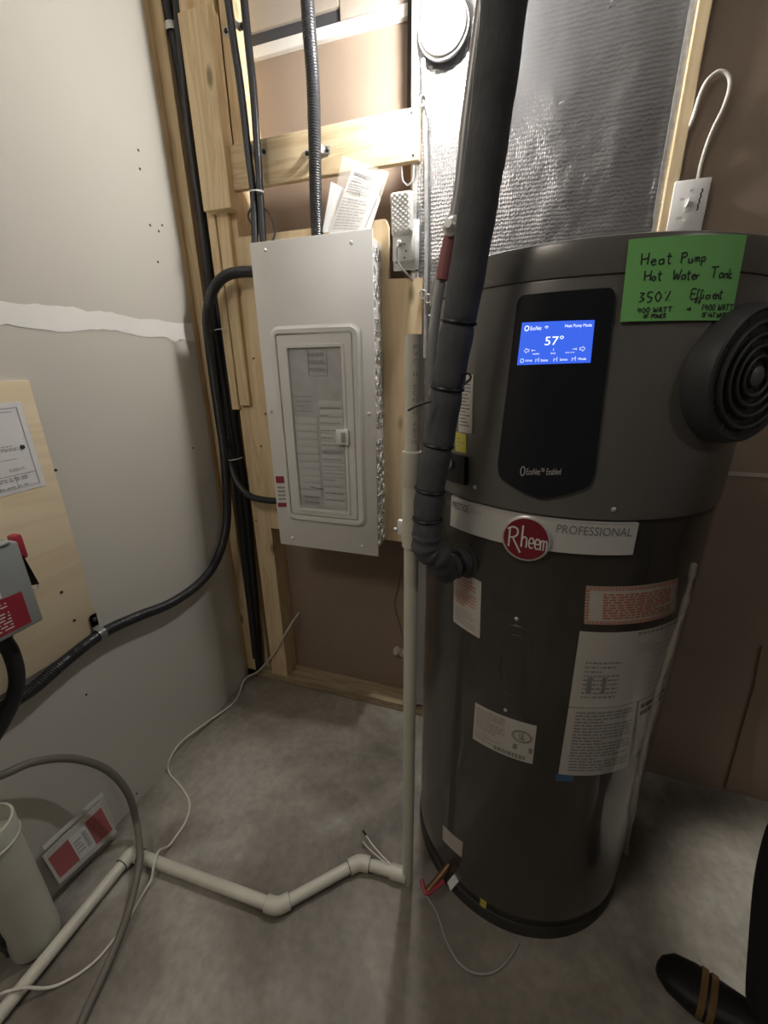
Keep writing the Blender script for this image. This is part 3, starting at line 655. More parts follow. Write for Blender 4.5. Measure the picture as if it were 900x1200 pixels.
# armoured grey cable on the foil's left edge, with clamps
tag(obj('metal_conduit', ribbed([PY(x, y, 1.284) for x, y in [(496, 70), (497, 110), (499, 190), (500, 280), (499, 340), (498, 420)]], .006, .006, .14, 10), steel), 'thin silver flexible conduit running down the left edge of the foil', 'conduit')
for (x, y, lab) in [(499, 118, 'small silver clip on the flexible conduit below the lamp'), (498, 345, 'small silver clip on the flexible conduit above the upright white pipe')]:
    p = PY(x, y, 1.28); bm = nb()
    add_tube(bm, [p+Vector((.009*math.cos(t*PI/8)-.006, -.004, .011*math.sin(t*PI/8))) for t in range(17)], .0025, 6); add_tube(bm, [p+Vector((.009*math.cos(t*PI/8)+.01, -.004, .011*math.sin(t*PI/8)-.012)) for t in range(17)], .0025, 6)
    tag(obj('cable_clip', bm, steel), lab, 'clip')
tag(obj('grey_wire', tube([PY(x, y, 1.25) for x, y in [(560, 285), (535, 310), (518, 335), (512, 355), (508, 371), (502, 370)]], .0045, 8), mat('lead_grey', (.30, .30, .31), .4)), 'short grey wire curving from behind the black pipe to the foil edge', 'wire')

# ================================================================ SWITCH PLATE + CABLE LOOP
SWX0, SWX1, SWZ1 = .281, .352, 1.754
sw = thing('light_switch', 'white toggle switch plate on the brown wall above the tank', 'light switch', (.3165, 1.30, 1.64))
obj('cover_plate', box((SWX0, 1.280, SWZ1-.115), (SWX1, 1.287, SWZ1), .003), white_pl, sw)
obj('switch_box', box((SWX0+.008, 1.286, SWZ1-.105), (SWX1-.008, 1.3015, SWZ1-.010)), mat('box_plastic', (.20, .22, .26), .5), sw)
mx_ = (SWX0+SWX1)/2-.002; mz_ = SWZ1-.050
obj('toggle_collar', box((mx_-.006, 1.2785, mz_-.013), (mx_+.006, 1.2805, mz_+.013), .001), white_pl, sw)
bm = nb(); add_prism(bm, [(mx_-.004, 1.279, mz_-.004), (mx_+.004, 1.279, mz_-.004), (mx_+.004, 1.279, mz_+.005), (mx_-.004, 1.279, mz_+.005)], (0, -.016, .006)); obj('toggle', bm, white_pl, sw)
for dz in (.030, -.030): obj('screw', lathe([(.0035, 0), (.003, .0015), (0, .002)], (mx_, 1.2805, mz_+dz), (0, -1, 0), 10), white_paint, sw)
SWF = Flat((SWX0, 1.280, SWZ1), (SWX1, 1.280, SWZ1), (SWX1, 1.280, SWZ1-.115), (SWX0, 1.280, SWZ1-.115))
bm = nb()
stroke(bm, SWF, curve2([(.78, .18), (.80, .22), (.77, .27), (.79, .31), (.76, .36), (.78, .40), (.75, .45), (.77, .50), (.74, .54)]), .0030, .0004)
obj('lettering', bm, ink, sw, False)
text(SWF, 'ON', (.22, .30, .34, .34), ink, sw, .0004); text(SWF, 'OFF', (.20, .62, .36, .66), ink, sw, .0004)
LC = [PY(803, 156, 1.30), PY(808, 148, 1.288), PY(813, 135, 1.283), PY(820, 112, 1.282), PY(829, 94, 1.282), PY(842, 84, 1.282), PY(853, 88, 1.282), PY(855, 102, 1.282), PY(848, 125, 1.283), PY(836, 150, 1.284), PY(828, 170, 1.287), PY(822, 190, 1.29), PY(818, 208, 1.293), PY(816, 220, 1.294)]
tag(obj('white_cable', tube(LC, .0038, 10), wire_m), 'white cable looping like a cane from the stud into the switch plate', 'cable')

# ================================================================ WATER HEATER
wh = thing('water_heater', 'tall dark grey cylindrical heat pump water heater standing on the concrete floor', 'water heater', (TC.x, TC.y, 0))
ZS = PT(640, 600)[1]                # seam between shroud and tank
O3 = Vector((TC.x, TC.y, 0))
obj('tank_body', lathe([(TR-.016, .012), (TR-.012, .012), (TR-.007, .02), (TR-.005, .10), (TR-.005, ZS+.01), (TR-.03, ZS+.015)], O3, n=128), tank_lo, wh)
obj('base_pan', lathe([(TR-.014, 0), (TR-.001, .0), (TR-.001, .030), (TR-.004, .036), (TR-.010, .040)], O3, n=128), mat('base_dark', (.045, .042, .04), .5), wh)
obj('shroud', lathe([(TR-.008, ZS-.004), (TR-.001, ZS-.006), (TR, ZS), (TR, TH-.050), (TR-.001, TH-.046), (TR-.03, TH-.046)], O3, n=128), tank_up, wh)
obj('top_cap', lathe([(TR-.010, TH-.048), (TR+.002, TH-.046), (TR+.003, TH-.040), (TR+.003, TH-.008), (TR+.001, TH-.002), (TR-.004, TH), (0, TH+.002)], O3, n=128), tank_up, wh)
# shrink film around the lower tank, crinkled, clinging outside the labels
bm = nb(); NU, NV = 220, 60
def filmr(a, z): return TR-.0022+.0010*mn.noise(Vector((a*7, z*3, 0)))+.0022*max(0, mn.noise(Vector((a*3.1, z*1.2, 7))))
g = [[bm.verts.new(T(-PI+2*PI*i/NU, .07+(ZS-.085)*j/NV, filmr(-PI+2*PI*i/NU, .07+(ZS-.085)*j/NV))) for i in range(NU)] for j in range(NV+1)]
for j in range(NV):
    for i in range(NU): bm.faces.new((g[j][i], g[j+1][i], g[j+1][(i+1) % NU], g[j][(i+1) % NU]))
fm = bpy.data.materials.new('shrink_film'); fm.use_nodes = True; nt = fm.node_tree; nt.nodes.clear()
o_ = nt.nodes.new('ShaderNodeOutputMaterial'); mx = nt.nodes.new('ShaderNodeMixShader'); tr = nt.nodes.new('ShaderNodeBsdfTransparent'); gl = nt.nodes.new('ShaderNodeBsdfGlossy'); fr = nt.nodes.new('ShaderNodeMath'); lw = nt.nodes.new('ShaderNodeLayerWeight'); pw_ = nt.nodes.new('ShaderNodeMath'); pw_.operation = 'POWER'; pw_.inputs[1].default_value = 4; lw.inputs['Blend'].default_value = .5; nt.links.new(lw.outputs['Facing'], pw_.inputs[0])
gl.inputs['Roughness'].default_value = .09; gl.inputs['Color'].default_value = (.95, .93, .9, 1); fr.operation = 'MULTIPLY_ADD'; fr.inputs[1].default_value = .55; fr.inputs[2].default_value = .05; nt.links.new(pw_.outputs[0], fr.inputs[0]); tr.inputs['Color'].default_value = (.97, .96, .95, 1)
nt.links.new(fr.outputs[0], mx.inputs[0]); nt.links.new(tr.outputs[0], mx.inputs[1]); nt.links.new(gl.outputs[0], mx.inputs[2]); nt.links.new(mx.outputs[0], o_.inputs[0])
obj('plastic_wrap', bm, fm, wh, label='clear glossy shrink film around the lower tank')
# film fold down the right side, coloured pale to give a glossy streak
fpth = [T(*PT(x, y, TR-.002), TR+.001) for x, y in [(811, 660), (806, 685), (796, 721), (782, 765), (768, 813), (757, 863), (750, 896), (740, 950), (735, 1000)]]
fsm = smooth_path(fpth, 8); bm = nb(); add_tube(bm, fsm, [.0048+.0016*math.sin(i*.6)+.001*math.sin(i*1.7) for i in range(len(fsm))], 8)
obj('film_fold_streak', bm, mat('film_fold_streak', (.60, .56, .49), .2, alpha=.38), wh, label='bunched fold of shrink film, coloured pale for its glossy streak')
# control panel with rounded bottom
cpts = []
pl = [(600, 480, -22.0), (640, 583, 0)]
def cp_half(z):     # half width profile in degrees against height, centre drifts slightly
    z0, z1 = 1.157, 1.462
    k = (z-z0)/.055
    hw = 12.4+2.2*min(1, max(0, 1-(z-1.18)/.28))
    if k < 1: hw *= math.sqrt(max(0, 1-(1-k)**2))*.55+.45*min(1, k*2.2) if k > 0 else 0
    kt = (z1-z)/.012
    if kt < 1: hw -= 2.0*(1-math.sqrt(max(0, 1-(1-kt)**2)))
    return hw
def shield(bm, r0, r1, grow=0):
    z0, z1 = 1.157-grow*.3, 1.462+grow*.3; zs = [z0+(z1-z0)*(1-math.cos(PI*i/40))/2 for i in range(41)]; n = 14; rows = []
    for z in zs:
        zz = min(max(z, 1.1571), 1.4619); hw = max(.8, cp_half(zz))+math.degrees(grow)/6
        rows.append([(R_(-9.4+hw*(2*j/n-1)), z) for j in range(n+1)])
    top = [[bm.verts.new(T(a, z, r1)) for a, z in r] for r in rows]; bot = [[bm.verts.new(T(a, z, r0)) for a, z in r] for r in rows]
    for i in range(40):
        for j in range(n): bm.faces.new((top[i][j], top[i][j+1], top[i+1][j+1], top[i+1][j]))
        for j in (0, n): bm.faces.new((top[i][j], top[i+1][j], bot[i+1][j], bot[i][j]))
    for i in (0, 40):
        for j in range(n): bm.faces.new((top[i][j], top[i][j+1], bot[i][j+1], bot[i][j]))
bm = nb(); shield(bm, TR, TR+.005, 0); cp = obj('control_panel', bm, gloss_black, wh, label='glossy black control panel with a rounded lower edge')
RP = TR+.0055
SCm = cylpx((612, 378), (697, 375), (692, 425), (606, 428), r=RP)
scr = obj('screen', sheet(SCm, 10, 2, -.001, .0006), mat('blue_screen', (.02, .08, .5), .2, emit=(.035, .10, .60), estr=1.1), cp, label='lit blue display')
lit = mat('screen_white', (.9, .9, .9), .4, emit=(.9, .95, 1), estr=1.0)
bm = nb()
add_text(bm, SCm, '57°', .37, .34, .62, .55, .0010); add_text(bm, SCm, 'EcoNet', .14, .10, .30, .19, .0010); add_text(bm, SCm, 'Heat Pump Mode', .62, .08, .97, .17, .0010)
stroke(bm, SCm, [(.20, .66), (.80, .66)], .0006, .0010)
for u in (.2, .5, .8): stroke(bm, SCm, [(u, .635), (u, .685)], .0006, .0010)
for s, u in ((-1, .12), (1, .88)): stroke(bm, SCm, [(u-.035*s, .635), (u, .635), (u, .60), (u+.035*s, .66), (u, .72), (u, .685), (u-.035*s, .685), (u-.035*s, .635)], .0006, .0010)
add_text(bm, SCm, 'vacation', .21, .72, .31, .76, .0010); add_text(bm, SCm, 'level', .47, .72, .53, .76, .0010); add_text(bm, SCm, 'very hot', .66, .72, .78, .76, .0010)
for i, (s, u) in enumerate((('Settings', .12), ('Status', .34), ('Service', .60), ('Mode', .84))): add_text(bm, SCm, s, u, .87, u+.10, .93, .0010)
for u in (.07, .29, .54, .78):
    stroke(bm, SCm, [(u+.025*math.cos(k*PI/6), .895+.045*math.sin(k*PI/6)) for k in range(13)] if u < .1 else [(u-.02, .94), (u-.02, .86), (u, .90), (u+.02, .84), (u+.02, .94)], .0006, .0010)
stroke(bm, SCm, [(.085+.03*math.cos(k*PI/6), .14+.055*math.sin(k*PI/6)) for k in range(13)], .0012, .0010)
for q in (1, 2): stroke(bm, SCm, [(.37+.018*q*math.cos(a_), .18-.035*q*math.sin(a_)) for a_ in [PI*(.25+.5*k/6) for k in range(7)]], .0008, .0010)
obj('screen_graphics', bm, lit, cp, False)
EL = cylpx((610, 546), (658, 546), (657, 558), (609, 558), r=RP); bm = nb(); add_text(bm, EL, 'EcoNet™ Enabled', .17, .2, 1, .85, .0003)
stroke(bm, EL, [(.07+.055*math.cos(k*PI/6), .5+.45*math.sin(k*PI/6)) for k in range(13)], .0014, .0003); obj('lettering', bm, mat('dim_white_ink', (.55, .55, .55), .5), cp, False)
for (x, y) in [(557, 571), (719, 597), (605, 726), (592, 833)]:
    a_, z_ = PT(x, y); nrm = Vector((math.sin(a_), -math.cos(a_), 0)); obj('screw', lathe([(.004, 0), (.004, .0015), (.002, .003), (0, .003)], T(a_, z_, TR if y < 620 else TR-.003), nrm, 12), steel, wh)

# round ribbed vent
va = R_(38); vz = None
vn = Vector((math.sin(va), -math.cos(va), 0))
vdir = ray(885, 441)
# centre where the view ray meets the plane of the vent face
vcxy = Vector((TC.x+(TR+.028)*math.sin(va), TC.y-(TR+.028)*math.cos(va), 0)); tt = (vcxy-Vector((CAM.x, CAM.y, 0))).dot(vn)/vdir.dot(vn); vc = CAM+vdir*tt
VR = .094
vent_m = mat('vent_black', (.045, .045, .048), .5)
vo_ = vc-vn*.060
vt = obj('vent_housing', lathe([(VR*1.06, 0), (VR*1.05, .045), (VR, .060), (VR-.004, .062), (VR-.008, .058), (0, .058)], vo_, vn, 64), vent_m, wh, label='round black ribbed air vent')
for k, q in enumerate((.80, .62, .46, .31)):
    obj('vent_ring', lathe([(VR*q, .056), (VR*q, .064), (VR*q-.002, .0655), (VR*q-.005, .064), (VR*q-.005, .056)], vo_, vn, 56), vent_m, vt)
obj('vent_hub', lathe([(VR*.15, .056), (VR*.15, .063), (VR*.10, .066), (0, .066)], vo_, vn, 32), mat('hub_grey', (.12, .12, .125), .45), vt)
for k in range(12):
    t = 2*PI*k/12; e = vn.cross(Vector((0, 0, 1))); d_ = e*math.cos(t)+Vector((0, 0, 1))*math.sin(t); bm = nb(); add_tube(bm, [vo_+vn*.058+d_*VR*.12, vo_+vn*.058+d_*VR*.92], .0012, 6); obj('vent_spoke', bm, vent_m, vt)

# nameplate band with round emblem
RB = TR-.002
NB = Cyl([(R_(-44.3), 1.123), (R_(20.9), 1.122), (R_(20.9), 1.066), (R_(-44.3), 1.060)], RB)
npl = obj('nameplate_band', sheet(NB, 40, 1, -.006, .003), silver, wh, label='silver nameplate band')
NB3 = Cyl([tuple(c_) for c_ in NB.c], RB+.003)
for v_ in (0, .96): obj('edge_line', sheet(Sub(NB3, 0, v_, 1, v_+.04), 40, 1, 0, .0004), mat('pale_silver', (.75, .74, .72), .3, metal=.5), npl, False)
text(NB3, 'PRESTIGE', (.015, .14, .145, .36), ink, npl, .0005); text(NB3, 'SERIES', (.155, .2, .24, .33), mat('mid_grey_ink', (.45, .44, .43), .5), npl, .0005)
text(NB3, 'PROFESSIONAL', (.63, .14, .975, .40), mat('mid_grey_ink2', (.20, .20, .20), .5), npl, .0005)
ea, ez = PT(617, 630, RB); er = .0415
eo = T(ea, ez, RB+.002); en = Vector((math.sin(ea), -math.cos(ea), 0))
em = obj('emblem', lathe([(er, -.006), (er, .004), (er-.003, .006), (0, .006)], eo, en, 56), mat('pale_silver', (.75, .74, .72), .3, metal=.5), wh, label='round maroon emblem with white lettering')
ex = Vector((0, 0, 1)).cross(en).normalized()
if ex.x < 0: ex = -ex
EF = Flat(*[eo+en*.0063+ex*sx*er+Vector((0, 0, 1))*sz*er for sx, sz in ((-1, 1), (1, 1), (1, -1), (-1, -1))])
if EF.n.dot(en) < 0: EF.n = -EF.n
obj('emblem_disc', lathe([(er-.004, .0055), (er-.004, .0066), (0, .0067)], eo, en, 56), mat('maroon_enamel', (.22, .018, .035), .4), em)
bm = nb(); S_ = lambda pts, w_=.0030: stroke(bm, EF, curve2(pts), w_, .0008)
S_([(.17, .30), (.17, .72)]); S_([(.12, .33), (.22, .27), (.32, .30), (.33, .42), (.26, .49), (.17, .51)]); S_([(.24, .50), (.33, .66), (.42, .82)])
S_([(.43, .20), (.43, .68)]); S_([(.43, .52), (.47, .45), (.52, .47), (.53, .56), (.53, .68)], .0026)
for u in (.58, .70): S_([(u, .57), (u+.09, .55), (u+.07, .46), (u+.02, .46), (u-.005, .57), (u+.03, .67), (u+.09, .65)], .0024)
S_([(.81, .46), (.81, .68)], .0024); S_([(.81, .50), (.845, .46), (.865, .50), (.865, .68)], .0022); S_([(.865, .50), (.90, .46), (.925, .50), (.925, .68)], .0022)
obj('lettering', bm, white_ink, em, False)

# labels on the tank
RLb = TR-.005
def tlabel(corners, lab, rects, inkm=ink_grey, m=paper_in, nu=14, r=RLb, name='label'):
    f = Cyl([(R_(a_), z_) for a_, z_ in corners], r); o = obj(name, sheet(f, nu, 1, -.0015, .0006), m, wh, False, lab)
    if rects: printed(f, rects, inkm, o, .0010)
    return f, o
tlabel([(-42.5, 1.352), (-36.0, 1.350), (-35.2, 1.250), (-41.8, 1.250)], 'narrow white label with black print', words(14, .1, .9, .08, .9, seed=21, thick=.3), ink, r=TR+.001, nu=4)
tlabel([(-43.5, 1.249), (-37.8, 1.247), (-37.3, 1.213), (-43.0, 1.213)], 'small yellow label', words(3, .15, .85, .2, .8, seed=22, thick=.3), ink_grey, mat('yellow_label', (.62, .58, .10), .5), 4, TR+.001)
tlabel([(-42, .972), (-27.5, .966), (-26.4, .838), (-40.6, .842)], 'white label with orange and black print', None)
f = Cyl([(R_(-42), .972), (R_(-27.5), .966), (R_(-26.4), .838), (R_(-40.6), .842)], RLb); printed(f, words(9, .08, .92, .08, .6, seed=23, thick=.42), ink_orange, wh, .0011); printed(f, words(8, .08, .92, .64, .94, seed=24, thick=.4), ink_grey, wh, .0011)
f, o = tlabel([(-26.1, .673), (-.6, .677), (-.2, .574), (-26.0, .571)], 'white rating label with small black print', words(11, .04, .58, .06, .62, seed=25, thick=.4, lo=.04, hi=.14)+words(4, .04, .5, .68, .9, seed=26, thick=.35)+[(.68, .60, .98, .74)]+words(1, .38, .95, .84, .96, seed=27, thick=.9, lo=.05, hi=.1))
bm = nb()
for rr in (.020, .017): stroke(bm, f, [(.80+rr/f.w*math.cos(k*PI/10), .36+rr*.75/f.h*math.sin(k*PI/10)) for k in range(21)], .0011, .0012)
add_text(bm, f, 'UL', .76, .27, .84, .44, .0012); obj('lettering', bm, ink, o, False)
# orange warning label
f, o = tlabel([(8.5, 1.003), (44.0, 1.003), (48.2, .925), (9.9, .927)], 'orange and white hatched warning label', None, nu=20)
hat = []
bm = nb(); n = 44
for k in range(n):
    u0 = k/n; add_quads(bm, lambda u, v, h: f(min(1, u+(.5-(v*8 if v < .5 else (v-.9)*8))*0), v, h), [(u0, .0, u0+.5/n, .10), (u0, .90, u0+.5/n, 1)], .0011)
for k in range(10): add_quads(bm, f, [(0, .1+k*.08, .035, .1+k*.08+.045), (.965, .1+k*.08, 1, .1+k*.08+.045)], .0011)
add_quads(bm, f, words(10, .16, .93, .17, .86, seed=31, thick=.62, lo=.03, hi=.12, fill=.95), .0011)
obj('orange_print', bm, ink_orange, o, False)['kind'] = 'stuff'
# big label sheets
f, o = tlabel([(9.0, .911), (60, .905), (61, .735), (9.7, .739)], 'large grey-white instruction label, upper half', words(9, .07, .36, .36, .88, seed=32, thick=.42)+[(.10, .58, .24, .80)]+words(1, .42, .9, .02, .05, seed=33, thick=.9, lo=.03, hi=.07)+words(5, .45, .62, .17, .30, seed=34, thick=.25)+words(9, .62, .95, .2, .9, seed=35, thick=.12), nu=24)
f, o = tlabel([(9.7, .737), (38.0, .735), (42.3, .553), (10.2, .561)], 'grey-white instruction label, lower left part', None, nu=14)
bm = nb(); add_quads(bm, f, [(0, 0, 1, .012), (.985, 0, 1, 1)]+words(20, .10, .93, .04, .94, seed=36, thick=.45, lo=.04, hi=.15, fill=1), .0011); obj('printed_text', bm, ink_grey, o, False)['kind'] = 'stuff'
f, o = tlabel([(39, .733), (62, .733), (58, .60), (44, .575)], 'grey-white energy label, lower right part', words(2, .05, .9, .03, .28, seed=37, thick=.6, lo=.1, hi=.3), ink)
tlabel([(9.4, .560), (16.2, .559), (16.2, .541), (9.4, .541)], 'small blue label', None, m=mat('blue_label', (.05, .15, .30), .5), nu=3)
tlabel([(-40.6, .200), (-27, .217), (-27, .160), (-40.4, .145)], 'small plain white label near the floor', None, nu=5)
tlabel([(-15.2, .062), (-12.0, .062), (-12, .036), (-15.2, .036)], 'tiny yellow label near the floor', None, m=mat('yellow_label', (.62, .58, .10), .5), nu=2)
# element access cover, slightly raised, with a recessed oval
AC = Cyl([(R_(-22.4), .925), (R_(-1.0), .925), (R_(-.0), .70), (R_(-22.0), .70)], TR-.005)
ac = obj('access_cover', sheet(AC, 12, 2, -.001, .0018), mat('cover_metal', (.066, .062, .057), .3, metal=.3), wh, label='pressed metal element access cover')
bm = nb(); P = [AC(.5+.26*math.copysign(abs(math.cos(t))**.6, math.cos(t)), .48+.36*math.copysign(abs(math.sin(t))**.6, math.sin(t)), .0008) for t in [2*PI*k/48 for k in range(49)]]; add_tube(bm, P, .0022, 8, False); obj('pressed_rim', bm, tank_lo, ac)
bm = nb(); P = [AC(.5+.16*math.copysign(abs(math.cos(t))**.6, math.cos(t)), .48+.27*math.copysign(abs(math.sin(t))**.6, math.sin(t)), .0008) for t in [2*PI*k/48 for k in range(49)]]; add_tube(bm, P, .0020, 8, False); obj('pressed_rim', bm, tank_lo, ac)
# electrical knock-out box left of the control panel
a0, z0_ = PT(540, 547, TR)
cb = Cyl([(R_(-46), z0_+.022), (R_(-36.5), z0_+.022), (R_(-36.0), z0_-.030), (R_(-45.5), z0_-.030)], TR)
obj('wiring_cover', sheet(cb, 5, 1, -.001, .010), black_pl, wh)
pz_ = T(R_(-44), z0_+.004, TR+.010); obj('cable_gland', lathe([(.010, 0), (.012, .004), (.009, .012), (.004, .016)], pz_, (math.sin(R_(-44)), -math.cos(R_(-44)), 0), 16), steel, wh)
# inlet ring where the insulated pipe meets the tank
pa, pz2 = PT(545, 657, TR-.006); pn = Vector((math.sin(pa), -math.cos(pa), 0))
obj('port_ring', lathe([(.033, -.004), (.036, .004), (.033, .006), (.025, .007)], T(pa, pz2, TR-.008), pn, 40), tank_lo, wh)
# drain valve
dp = PZ(500, 1046, .045)
va_ = math.atan2(dp.x-TC.x, -(dp.y-TC.y)); dn = Vector((math.sin(va_), -math.cos(va_), 0)); dq = T(R_(-35), .075, TR-.008)
obj('drain_valve', tube([dq, dq+(dp-dq)*.5, dp+Vector((0, 0, .004))], .0075, 12, 3), mat('brass', (.25, .15, .08), .4, metal=.8), wh)
bm = nb(); add_tube(bm, smooth_path([dp+Vector(q) for q in [(-.018, .018, .012), (0, -.004, .004), (.022, .012, .012), (.04, .03, .02)]]), .0055, 8); obj('drain_handle', bm, mat('red_plastic', (.33, .03, .05), .4), wh)
t2 = Flat(*[p_ for p_ in (PZ(524, 1034, .05), PZ(534, 1022, .07), PZ(540, 1030, .06), PZ(528, 1044, .04))]); obj('tag_strip', sheet(t2, 1, 1, 0, .001), paper, wh)

# green note taped over the shroud
GN = Cyl([(R_(4.2), 1.517), (R_(34.0), 1.521), (R_(35.6), 1.419), (R_(5.2), 1.419)], TR+.0042)
gn = tag(obj('paper_note', sheet(GN, 24, 6, -.0004, .0004), green_paper), 'bright green handwritten note stuck on the upper tank', 'note')
GL = {
 'H': [[(0, 0), (.05, 1)], [(.65, 0), (.6, 1)], [(0, .55), (.65, .45)]], 'P': [[(.1, 0), (.1, 1)], [(0, .08), (.5, 0), (.6, .3), (.1, .5)]],
 'T': [[(0, .05), (.8, 0)], [(.4, 0), (.35, 1)]], 'W': [[(0, 0), (.1, 1), (.35, .4), (.5, 1), (.8, 0)]], 'E': [[(.6, 0), (.05, .05), (.05, 1), (.65, .95)], [(.05, .5), (.5, .48)]],
 'A': [[(0, 1), (.3, 0), (.6, 1)], [(.1, .65), (.5, .65)]], 'O': [[(.3, 0), (0, .5), (.3, 1), (.6, .5), (.3, 0)]], 'R': [[(0, 1), (.05, 0), (.5, .15), (.1, .5), (.6, 1)]], 'F': [[(0, 1), (.05, 0), (.6, 0)], [(.05, .5), (.45, .5)]],
 'h': [[(0, 0), (0, 1)], [(0, .65), (.3, .5), (.4, 1)]],
 'e': [[(.05, .75), (.45, .68), (.3, .5), (.05, .7), (.2, 1), (.5, .92)]], 'a': [[(.45, .55), (.1, .6), (.1, .95), (.42, .9), (.45, .55), (.5, 1)]], 't': [[(.2, .1), (.2, .95), (.4, 1)], [(0, .4), (.45, .38)]],
 'u': [[(0, .55), (.05, .95), (.35, .95), (.4, .55), (.45, 1)]], 'm': [[(0, .55), (.02, 1)], [(.02, .7), (.2, .55), (.25, 1)], [(.25, .7), (.45, .55), (.5, 1)]], 'p': [[(0, .55), (0, 1.4)], [(0, .6), (.35, .55), (.35, .9), (0, .95)]],
 'o': [[(.2, .55), (0, .78), (.2, 1), (.4, .78), (.2, .55)]], 'r': [[(0, .55), (.03, 1)], [(.03, .7), (.3, .55)]], 'n': [[(0, .55), (.02, 1)], [(.02, .7), (.3, .55), (.35, 1)]], 'k': [[(0, .1), (0, 1)], [(.35, .5), (0, .78), (.4, 1)]],
 'f': [[(.4, .1), (.18, .2), (.15, 1.35), (0, 1.2), (.35, .85)]], 'i': [[(.05, .55), (.05, 1)], [(.05, .3), (.08, .36)]], 'c': [[(.35, .6), (.05, .65), (.08, .98), (.4, .92)]],
 '0': [[(.3, 0), (0, .5), (.3, 1), (.6, .5), (.3, 0)]], '1': [[(.15, 0), (.05, 1)]], '3': [[(0, .05), (.45, .1), (.15, .45), (.5, .7), (0, 1)]], '5': [[(.5, 0), (.05, .02), (.05, .45), (.45, .55), (.35, .95), (0, 1)]], '4': [[(.1, 0), (0, .55), (.6, .5)], [(.4, .1), (.4, 1)]],
 '%': [[(.6, 0), (.2, 1)], [(.05, .1), (.1, .18)], [(.6, .9), (.65, .95)]], '>': [[(0, .5), (.9, .5)], [(.6, .2), (.9, .5), (.6, .8)]], ' ': []}
def hand(bm, f, s, u, v, hgt, w_, adv=1.0, slope=0, seed=0):
    rnd = random.Random(seed); x = u; k = hgt*f.h/f.w
    for ch in s:
        g_ = GL[ch]; wd = max([p[0] for st_ in g_ for p in st_]+[.35]); jit = rnd.uniform(-.05, .05)*hgt
        for st_ in g_: stroke(bm, f, curve2([(x+p[0]*k, v+jit+slope*(x-u)+p[1]*hgt) for p in st_], 4), w_, .0009)
        x += (wd+.22)*k*adv
bm = nb()
hand(bm, GN, 'Heat', .11, .18, .135, .0017, 1.0, 0, 1); hand(bm, GN, 'Pump', .42, .19, .12, .0017, 1.05, 0, 2)
hand(bm, GN, 'Hot', .15, .385, .12, .0017, .9, 0, 3); hand(bm, GN, 'Water', .38, .39, .12, .0017, .82, 0, 4); hand(bm, GN, 'Tank', .70, .36, .13, .0017, .95, 0, 5)
hand(bm, GN, '350%', .13, .64, .12, .0017, 1.15, 0, 6); hand(bm, GN, 'Efficient', .55, .62, .12, .0016, .68, 0, 7)
hand(bm, GN, '400 WATT', .13, .83, .065, .0013, 1.0, 0, 8); hand(bm, GN, 'OF POWER', .18, .915, .05, .0012, .9, 0, 9); hand(bm, GN, '>', .53, .83, .06, .0020, 1, 0, 10)
hand(bm, GN, '1400 WATT', .67, .80, .075, .0013, .92, 0, 11); hand(bm, GN, 'OF HoT WATER', .68, .905, .055, .0012, .80, 0, 12)
obj('handwriting', bm, ink, gn, False)

# ================================================================ BLACK INSULATED PIPE
bpth = [PY(x, y, Y_) for x, y, Y_ in [(598, -60, .60), (591, 0, .615), (582, 80, .628), (572, 160, .642), (558, 255, .655), (545, 335, .665), (530, 420, .672), (516, 505, .676), (503, 580, .676), (500, 632, .676)]]
ip = thing('insulated_pipe', 'thick black foam insulated pipe rising from the tank side past the lamp', 'pipe', bpth[-1])
SP = smooth_path(bpth, 10); n = len(SP); cuts = [0, 38, 52, 66, 76, 84, n-1]
cuts = [0, 55, 64, 72, 79, 85, n-1]
for a_, b_ in zip(cuts, cuts[1:]):
    seg = resample(SP[a_:b_+1], .01)+[SP[b_]]; m_ = len(seg); PR = .0255
    rs = [PR*(1-.10*max(0, 1-i/1.5)-.10*max(0, 1-(m_-1-i)/1.5))*(1+.02*math.sin(i*.9)) for i in range(m_)]
    bm = nb(); add_tube(bm, seg, rs, 24); obj('foam_sleeve', bm, black_foam, ip)
for i in cuts[1:-1]:
    p = SP[i]; d_ = (SP[i+1]-SP[i-1]).normalized(); bm = nb(); x_ = d_.orthogonal().normalized(); y_ = d_.cross(x_)
    add_tube(bm, [p+(x_*math.cos(2*PI*k/24)+y_*math.sin(2*PI*k/24))*.0248 for k in range(25)], .0028, 6, False); obj('cable_tie', bm, black_pl, ip)
te = T(pa, pz2, TR-.004)
el = smooth_path([SP[-1]+Vector((0, 0, .012)), SP[-1]+Vector((.0, .002, -.018)), SP[-1]+Vector((.018, .014, -.036)), te+pn*.055+Vector((0, 0, -.001)), te+pn*.030, te+pn*.004], 8)
bm = nb(); add_tube(bm, el, [.0262+.0015*math.sin(i*1.3) for i in range(len(el))], 24); obj('elbow_sleeve', bm, black_foam, ip)
bm = nb(); add_tube(bm, [te+pn*.030, te+pn*.022], .0275, 24); obj('cable_tie', bm, black_pl, ip)
for q in ([PY(505, 470, .64), PY(490, 475, .63), PY(478, 481, .62)], [PY(538, 440, .66), PY(549, 438, .655), PY(551, 444, .655), PY(541, 453, .655)]):
    obj('tie_tail', tube(q, .0018, 6), black_pl, ip)
